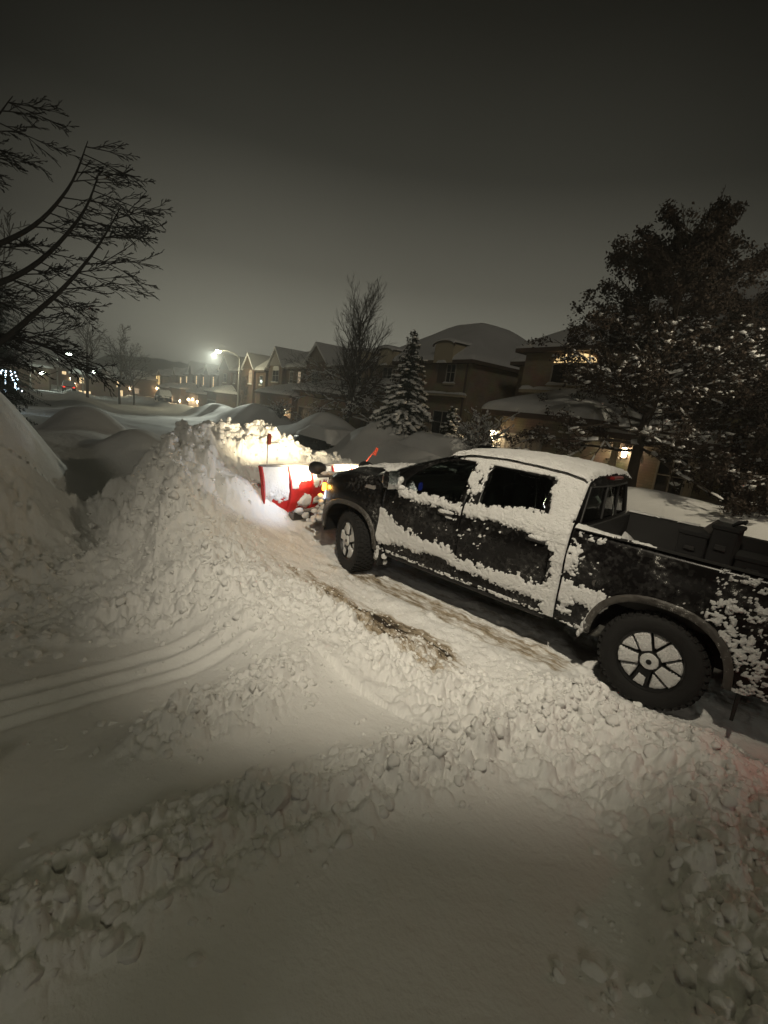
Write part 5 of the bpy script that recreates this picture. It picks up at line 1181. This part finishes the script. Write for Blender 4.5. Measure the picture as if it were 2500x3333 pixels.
# ------------------------------------------------------------------ parked cars under snow
def car(x, y, rz, label, snow=.25, paint=None, H=1.5, L=4.5, W=1.78, seed=0, rack=False, lamp=False, z=None, group='parked cars'):
    g = gz(x, y) if z is None else z; e = empty('parked_car', (x, y, g), rz, label, 'car', group); hw = W/2; pm = paint or PAINT
    st = [(-L/2, .62, .45), (-L/2+.08, .85, .93), (-L/2+.5, .92, 1), (-L*.22, .95, 1), (0, .94, 1), (L*.22, .92, 1), (L*.30, .88, .99), (L/2-.35, .80, .95), (L/2-.06, .68, .86), (L/2, .5, .7)]
    def sec(s, k):
        X, zb, w = s; q = [(.22, .88), (.40, 1.), (.60, 1.), (zb*.97, .97), (zb, .90), (zb+.02, 0)][k]; return X, q[1]*w*hw, q[0]
    m = MB(); v = []
    ks = list(range(6)); rowf = lambda i, j: (lambda a: (a[0], a[1]*(1 if j < 6 else -1), a[2]))(sec(st[int(i)], j if j < 6 else 11-j))
    m.grid(rowf, list(range(len(st))), list(range(12))); m.build('body', pm, e, True)
    gs = [(-L*.42, .90, .86), (-L*.36, H-.04, .74), (-L*.2, H, .72), (0, H+.01, .72), (L*.08, H-.02, .70), (L*.27, .93, .80)]
    def top(i, j):
        X, zt, w = gs[int(i)]; k = [(.0, 1), (1, 1), (1, .9), (1, 0)][j if j < 4 else 7-j]; zb = .90; s = 1 if j < 4 else -1
        return (X, s*hw*(.88 if k[0] == 0 else w)*k[1]*(1 if j not in (3, 4) else 0), zb+(zt-zb)*k[0])
    MB().grid(top, list(range(6)), list(range(8))).build('windows', PANE, e, True)
    for sx in (-L*.31, L*.31):
        for sy in (1, -1):
            w = MB().lathe([(.0, .02), (.20, .02), (.22, .04), (.31, .03), (.33, 0), (.33, -.18), (0, -.18)], 24, 'y', (sx, sy*(hw-.02), .33)) if sy > 0 else MB().lathe([(.0, -.02), (.20, -.02), (.22, -.04), (.31, -.03), (.33, 0), (.33, .18), (0, .18)], 24, 'y', (sx, sy*(hw-.02), .33))
            w.build('wheel', RUB, e, True)
    for sy in (1, -1):
        MB().bbox(-L/2-.01, -L/2+.12, min(sy*hw*.55, sy*hw*.86), max(sy*hw*.55, sy*hw*.86), .66, .80, .02).build('tail_light', emit_mat('rear_red', (1, .05, .03), 3) if lamp else DARK, e)
        MB().bbox(L/2-.12, L/2-.02, min(sy*hw*.5, sy*hw*.8), max(sy*hw*.5, sy*hw*.8), .58, .70, .02).build('headlight', CHROME, e)
    if snow > 0:
        xs = np.linspace(-L/2-.03, L/2+.02, 60); ys = np.linspace(-1, 1, 40); X, T = np.meshgrid(xs, ys, indexing='ij')
        zr = np.interp(X, [-L/2, -L*.46, -L*.42, -L*.34, -L*.2, 0, L*.1, L*.27, L*.45, L/2], [.62, .9, 1.05, H, H+.02, H+.03, H, .98, .84, .6])
        wy = np.interp(X, [-L/2, -L*.4, L*.3, L/2], [.85, .99, .97, .8])*hw; low = np.interp(X, [-L/2, -L*.42, L*.27, L/2], [.6, .95, .93, .55])
        a = np.abs(T); zc = low+(zr-low)*np.clip((1-a)/.25, 0, 1)**.6
        ed = np.minimum(np.minimum((X+L/2+.03)/.2, (L/2+.02-X)/.2), (1-a)/.12).clip(0, 1)**.6
        Z = zc+snow*ed*(.8+.5*fbm(X*1.2+seed, T*2, 3, seed)); V = np.stack([X, T*wy, Z], -1).reshape(-1, 3); idx = np.arange(2400).reshape(60, 40)
        F = np.stack([idx[:-1, :-1], idx[1:, :-1], idx[1:, 1:], idx[:-1, 1:]], -1).reshape(-1, 4); mesh('snow_cover', V, F, SNOWF, e, True)
    return e
car(10.35, -10.0, math.radians(-14.3+8), 'parked car buried under a thick cap of snow, behind the windshield of the truck', .34, H=1.35, seed=3, z=-.25)
car(17.7, -10.6, math.radians(-14.3), 'snow-covered parked car with dark lower body, below the bare tree', .22, seed=5, H=1.3, z=-.55)
car(6.45, -8.3, math.radians(-14.3), 'black car whose bare dark roof shows just over the roof of the truck', 0, seed=6, H=1.58, z=-.08)
car(86, -16.8, math.radians(-14.3), 'distant car with its red tail light on, far down the street', .1, seed=7, lamp=True)
car(70, -24.5, math.radians(-14.3), 'dark distant car parked left of the nearest street lamp', .15, seed=8)

# ------------------------------------------------------------------ street lamps
def street_lamp(x, y, ztop, arm, label, m_, e, col, rad=.20, head=1.):
    g = gz(x, y); H = ztop-g; L = empty('street_lamp', (x, y, g-.3), 0, label, 'street lamp', 'lit street lamps along the street'); H += .3
    m = MB(); m.tube([(0, 0, 0), (0, 0, H*.5), (0, 0, H)], [.13, .11, .085], 12); m.tube([(0, 0, 0), (0, 0, .9)], [.16, .15], 12); m.build('pole', POLE, L, True)
    a = Vector((arm[0], arm[1], 0)); m = MB(); P = [Vector((0, 0, H-.25)), a*.15+Vector((0, 0, H+.10)), a*.4+Vector((0, 0, H+.40)), a*.75+Vector((0, 0, H+.52)), a+Vector((0, 0, H+.42))]; m.tube(P, [.06, .05, .045, .04, .035], 8); m.build('arm', POLE, L, True)
    c = a*1.12+Vector((0, 0, H+.38)); d = math.atan2(arm[1], arm[0])
    hd = MB().lathe([(0, .12), (.10, .10), (.18, .03), (.20, -.01)], 16, 'z').build('lamp_head', FASC, L, True, c, (0, 0, d)); hd.scale = (1.25*head, head, head)
    ln = MB().lathe([(0, -.9*rad), (.5*rad, -.75*rad), (.85*rad, -.42*rad), (.95*rad, -.1*rad), (.8*rad, .15*rad), (0, .15*rad)], 16, 'z').build('lamp_lens', m_, hd, True); ln.scale = (1/hd.scale.x, 1/hd.scale.y, 1/hd.scale.z)
    if e:
        li = bpy.data.lights.new('lamp_light', 'POINT'); li.energy = e; li.color = col; li.shadow_soft_size = .25
        o = bpy.data.objects.new('lamp_light', li); COL.objects.link(o); o.parent = L; o.location = c+Vector((0, 0, -.35))
    return L
street_lamp(55.38, -27.94, 6.46, (1.15, 2.05), 'nearest lit street lamp, glowing yellow on a curved arm', LAMPE, 1300, (1., .93, .62), .36, 1.7)
def SLv(s, l): return SL(s, l)
street_lamp(115.8-1.0, -24.4+2.2, 5.0, (.5, -2.0), 'highest of the three far lamps at the left of the street', LAMPW, 160, (.85, 1, .8), .55, 2.4)
street_lamp(95.0, -21.2, 2.1, (.4, -1.6), 'far lamp above the distant porch-lit house', LAMPW, 50, (.9, 1, .85), .40, 1.7)
street_lamp(87.0, -12.1, .95, (.3, -1.4), 'leftmost far lamp, low over a dim snowy roof', LAMPW, 50, (.9, 1, .85), .40, 1.7)
# shrub wound with cold white lights at the left edge
random.seed(3); x, y = 27.5, .55; g = gz(x, y); e = empty('light_string', (x, y, g), 0, 'clump of cold blue-white string lights at the left edge of the photo', 'string lights')
m = MB(); b = MB(); P = []
for k in range(46):
    a = k*.9; r = .42*(1-k/70)+.12*random.random(); p = (r*math.cos(a), r*math.sin(a), .55+k*.022+.1*random.random()); P.append(p)
    b.lathe([(0, -.035), (.035, 0), (0, .035)], 6, 'z', p)
m.tube(P, .01, 4); m.build('cable', PLAST, e); b.build('bulbs', emit_mat('cold_bulb', (.6, .82, 1.), 9), e); e.location.z = max(g, 2.23-30*.031-1.05)
# ------------------------------------------------------------------ light, sky, camera
def light(name, kind, loc, aim, energy, col, size=.1, ang=60, blend=.5, parent=None):
    li = bpy.data.lights.new(name, kind); li.energy = energy; li.color = col
    if kind == 'SPOT': li.spot_size = math.radians(ang); li.spot_blend = blend; li.shadow_soft_size = size
    elif kind == 'POINT': li.shadow_soft_size = size
    else: li.angle = size
    o = bpy.data.objects.new(name, li); COL.objects.link(o); o.location = loc
    o.rotation_euler = (Vector(aim)-Vector(loc)).to_track_quat('-Z', 'Y').to_euler(); return o
# lamps of the plow and the truck
for sd in (1, -1):
    o = light('plow_beam', 'SPOT', (5.07, .55*sd, 1.20), (8.0, .55*sd-.55, 1.10), 300, (1., .82, .52), .09, 98, .9); o.parent = plow
    o = light('head_beam', 'SPOT', (4.66, .74*sd, .97), (8.0, 1.7*sd+.6, .5), 28, (.72, .82, 1.), .08, 110, .9); o.parent = truck
    o = light('turn_glow', 'POINT', (4.42, .985*sd, 1.05), (5, 1, 1), 4, (1., .45, .06), .03); o.parent = truck
o = light('tail_glow', 'POINT', (-1.42, .95, 1.1), (0, 0, 0), 5, (1., .12, .08), .06); o.parent = truck
# unseen street lamp added behind the camera to light the truck
g = gz(-3.4, 5.6)
near = street_lamp(-1.5, 7.2, 6.15, (1.1, -2.05), 'unseen street lamp added behind the camera to light the truck', LAMPE, 0, (1, .9, .7), .2)
o = light('lamp_light', 'SPOT', (-.3, 4.9, 6.3), (2.9, .3, .3), 1620, (1., .895, .71), .08, 62, 1.0)  # spot of the added lamp, coned so the foreground falls off dark
far = street_lamp(-3.6, -10.4, 7.2, (.6, 1.4), 'unseen street lamp added across the street to light the bank behind the truck', LAMPE, 0, (1, .9, .7), .2)  # added lamp out of view on the right, brightening the far bank
o = light('lamp_light', 'SPOT', (-2.9, -8.8, 7.0), (4.2, -6.4, .2), 1050, (1., .88, .66), .16, 100, 1.0)  # spot of the added lamp, aimed over the bank behind the truck
o = light('lamp_light', 'SPOT', (-2.9, -8.8, 7.0), (16, -18, 3.5), 350, (1., .90, .70), .16, 70, 1.0)  # extra spot at the added lamp, lifting the house roofs and fronts
o = light('lamp_light', 'SPOT', (56.9, -25.2, 6.3), (31, -9.6, -.3), 12000, (.93, 1., .86), .2, 34, .8)  # extra beam added at the visible lamp head to brighten the road strip
sun = light('sun', 'SUN', (0, 0, 30), (0, 0, 0), .20, (1., .92, .76), math.radians(9))
sun.rotation_euler = Vector((.55, -.68, -.46)).to_track_quat('-Z', 'Y').to_euler()

w = bpy.data.worlds.new('World'); SC.world = w; w.use_nodes = True; N = w.node_tree.nodes; L = w.node_tree.links
bg = N['Background']; tc = N.new('ShaderNodeTexCoord'); sp = N.new('ShaderNodeSeparateXYZ'); L.new(tc.outputs['Generated'], sp.inputs[0])
# the cold, slightly misty air
hz = MB().box(-612, 612, -606, 618, -14, 16).build('haze', None)
tag(hz, 'thin winter mist in the night air', None, None, 'stuff'); hm = bpy.data.materials.new('haze'); hm.use_nodes = True
hm.node_tree.nodes.remove(hm.node_tree.nodes['Principled BSDF']); pv = hm.node_tree.nodes.new('ShaderNodeVolumePrincipled')
pv.inputs['Density'].default_value = .0029; pv.inputs['Color'].default_value = (.95, .95, .92, 1); pv.inputs['Anisotropy'].default_value = .6
hm.node_tree.links.new(pv.outputs[0], hm.node_tree.nodes['Material Output'].inputs['Volume']); hz.data.materials.append(hm)
# city glow on low cloud: brightest low down in one direction, fading upwards and sideways
asn = N.new('ShaderNodeMath'); asn.operation = 'ARCSINE'; L.new(sp.outputs[2], asn.inputs[0])
mr = N.new('ShaderNodeMapRange'); mr.inputs[1].default_value = -.1; mr.inputs[2].default_value = 1.2; L.new(asn.outputs[0], mr.inputs[0])
cr = N.new('ShaderNodeValToRGB'); L.new(mr.outputs[0], cr.inputs[0]); E_ = cr.color_ramp.elements
stops = [(0., (.255, .248, .198)), (.14, (.235, .229, .183)), (.26, (.104, .100, .079)), (.40, (.034, .033, .026)), (.55, (.0115, .0112, .0086)), (.75, (.0045, .0044, .0034)), (1., (.004, .004, .0032))]
E_[0].position = 0; E_[0].color = (*stops[0][1], 1); E_[1].position = 1; E_[1].color = (*stops[-1][1], 1)
for p, c in stops[1:-1]: q = E_.new(p); q.color = (*c, 1)
at = N.new('ShaderNodeVectorMath'); at.operation = 'DOT_PRODUCT'; gd = Vector((math.cos(math.radians(-50)), math.sin(math.radians(-50)), .25)).normalized(); at.inputs[1].default_value = gd
nrm = N.new('ShaderNodeVectorMath'); nrm.operation = 'NORMALIZE'; L.new(tc.outputs['Generated'], nrm.inputs[0]); L.new(nrm.outputs[0], at.inputs[0])
mz = N.new('ShaderNodeMapRange'); mz.interpolation_type = 'SMOOTHSTEP'; mz.inputs[1].default_value = .64; mz.inputs[2].default_value = 1.0; mz.inputs[3].default_value = .05; mz.inputs[4].default_value = 1.0; L.new(at.outputs['Value'], mz.inputs[0])
nz = N.new('ShaderNodeTexNoise'); nz.inputs['Scale'].default_value = 1.6; nz.inputs['Detail'].default_value = 4; L.new(tc.outputs['Generated'], nz.inputs['Vector'])
mn = N.new('ShaderNodeMapRange'); mn.inputs[3].default_value = .82; mn.inputs[4].default_value = 1.18; L.new(nz.outputs['Fac'], mn.inputs[0])
m1 = N.new('ShaderNodeMath'); m1.operation = 'MULTIPLY'; L.new(mz.outputs[0], m1.inputs[0]); L.new(mn.outputs[0], m1.inputs[1])
vm = N.new('ShaderNodeVectorMath'); vm.operation = 'SCALE'; L.new(cr.outputs[0], vm.inputs[0]); L.new(m1.outputs[0], vm.inputs[3])
L.new(vm.outputs[0], bg.inputs[0]); bg.inputs[1].default_value = 1.0

cd = bpy.data.cameras.new('camera'); cam = bpy.data.objects.new('camera', cd); COL.objects.link(cam); SC.camera = cam
hd, pt, rl = -0.8636680, 0.2205328, 0.1241529
f = Vector((math.cos(hd)*math.cos(pt), math.sin(hd)*math.cos(pt), -math.sin(pt))); r = Vector((math.sin(hd), -math.cos(hd), 0)); u = r.cross(f)
r2 = math.cos(rl)*r+math.sin(rl)*u; u2 = -math.sin(rl)*r+math.cos(rl)*u
cam.matrix_world = Matrix(((r2.x, u2.x, -f.x, CAM[0]), (r2.y, u2.y, -f.y, CAM[1]), (r2.z, u2.z, -f.z, CAM[2]), (0, 0, 0, 1)))
cd.sensor_fit = 'VERTICAL'; cd.sensor_height = 33.33; cd.lens = 14.90; cd.clip_end = 3000; cd.clip_start = .05
SC.view_settings.view_transform = 'Standard'; SC.view_settings.look = 'None'; SC.view_settings.exposure = 0; SC.view_settings.gamma = 1
SC.cycles.max_bounces = 6; SC.cycles.diffuse_bounces = 3; SC.cycles.transparent_max_bounces = 12
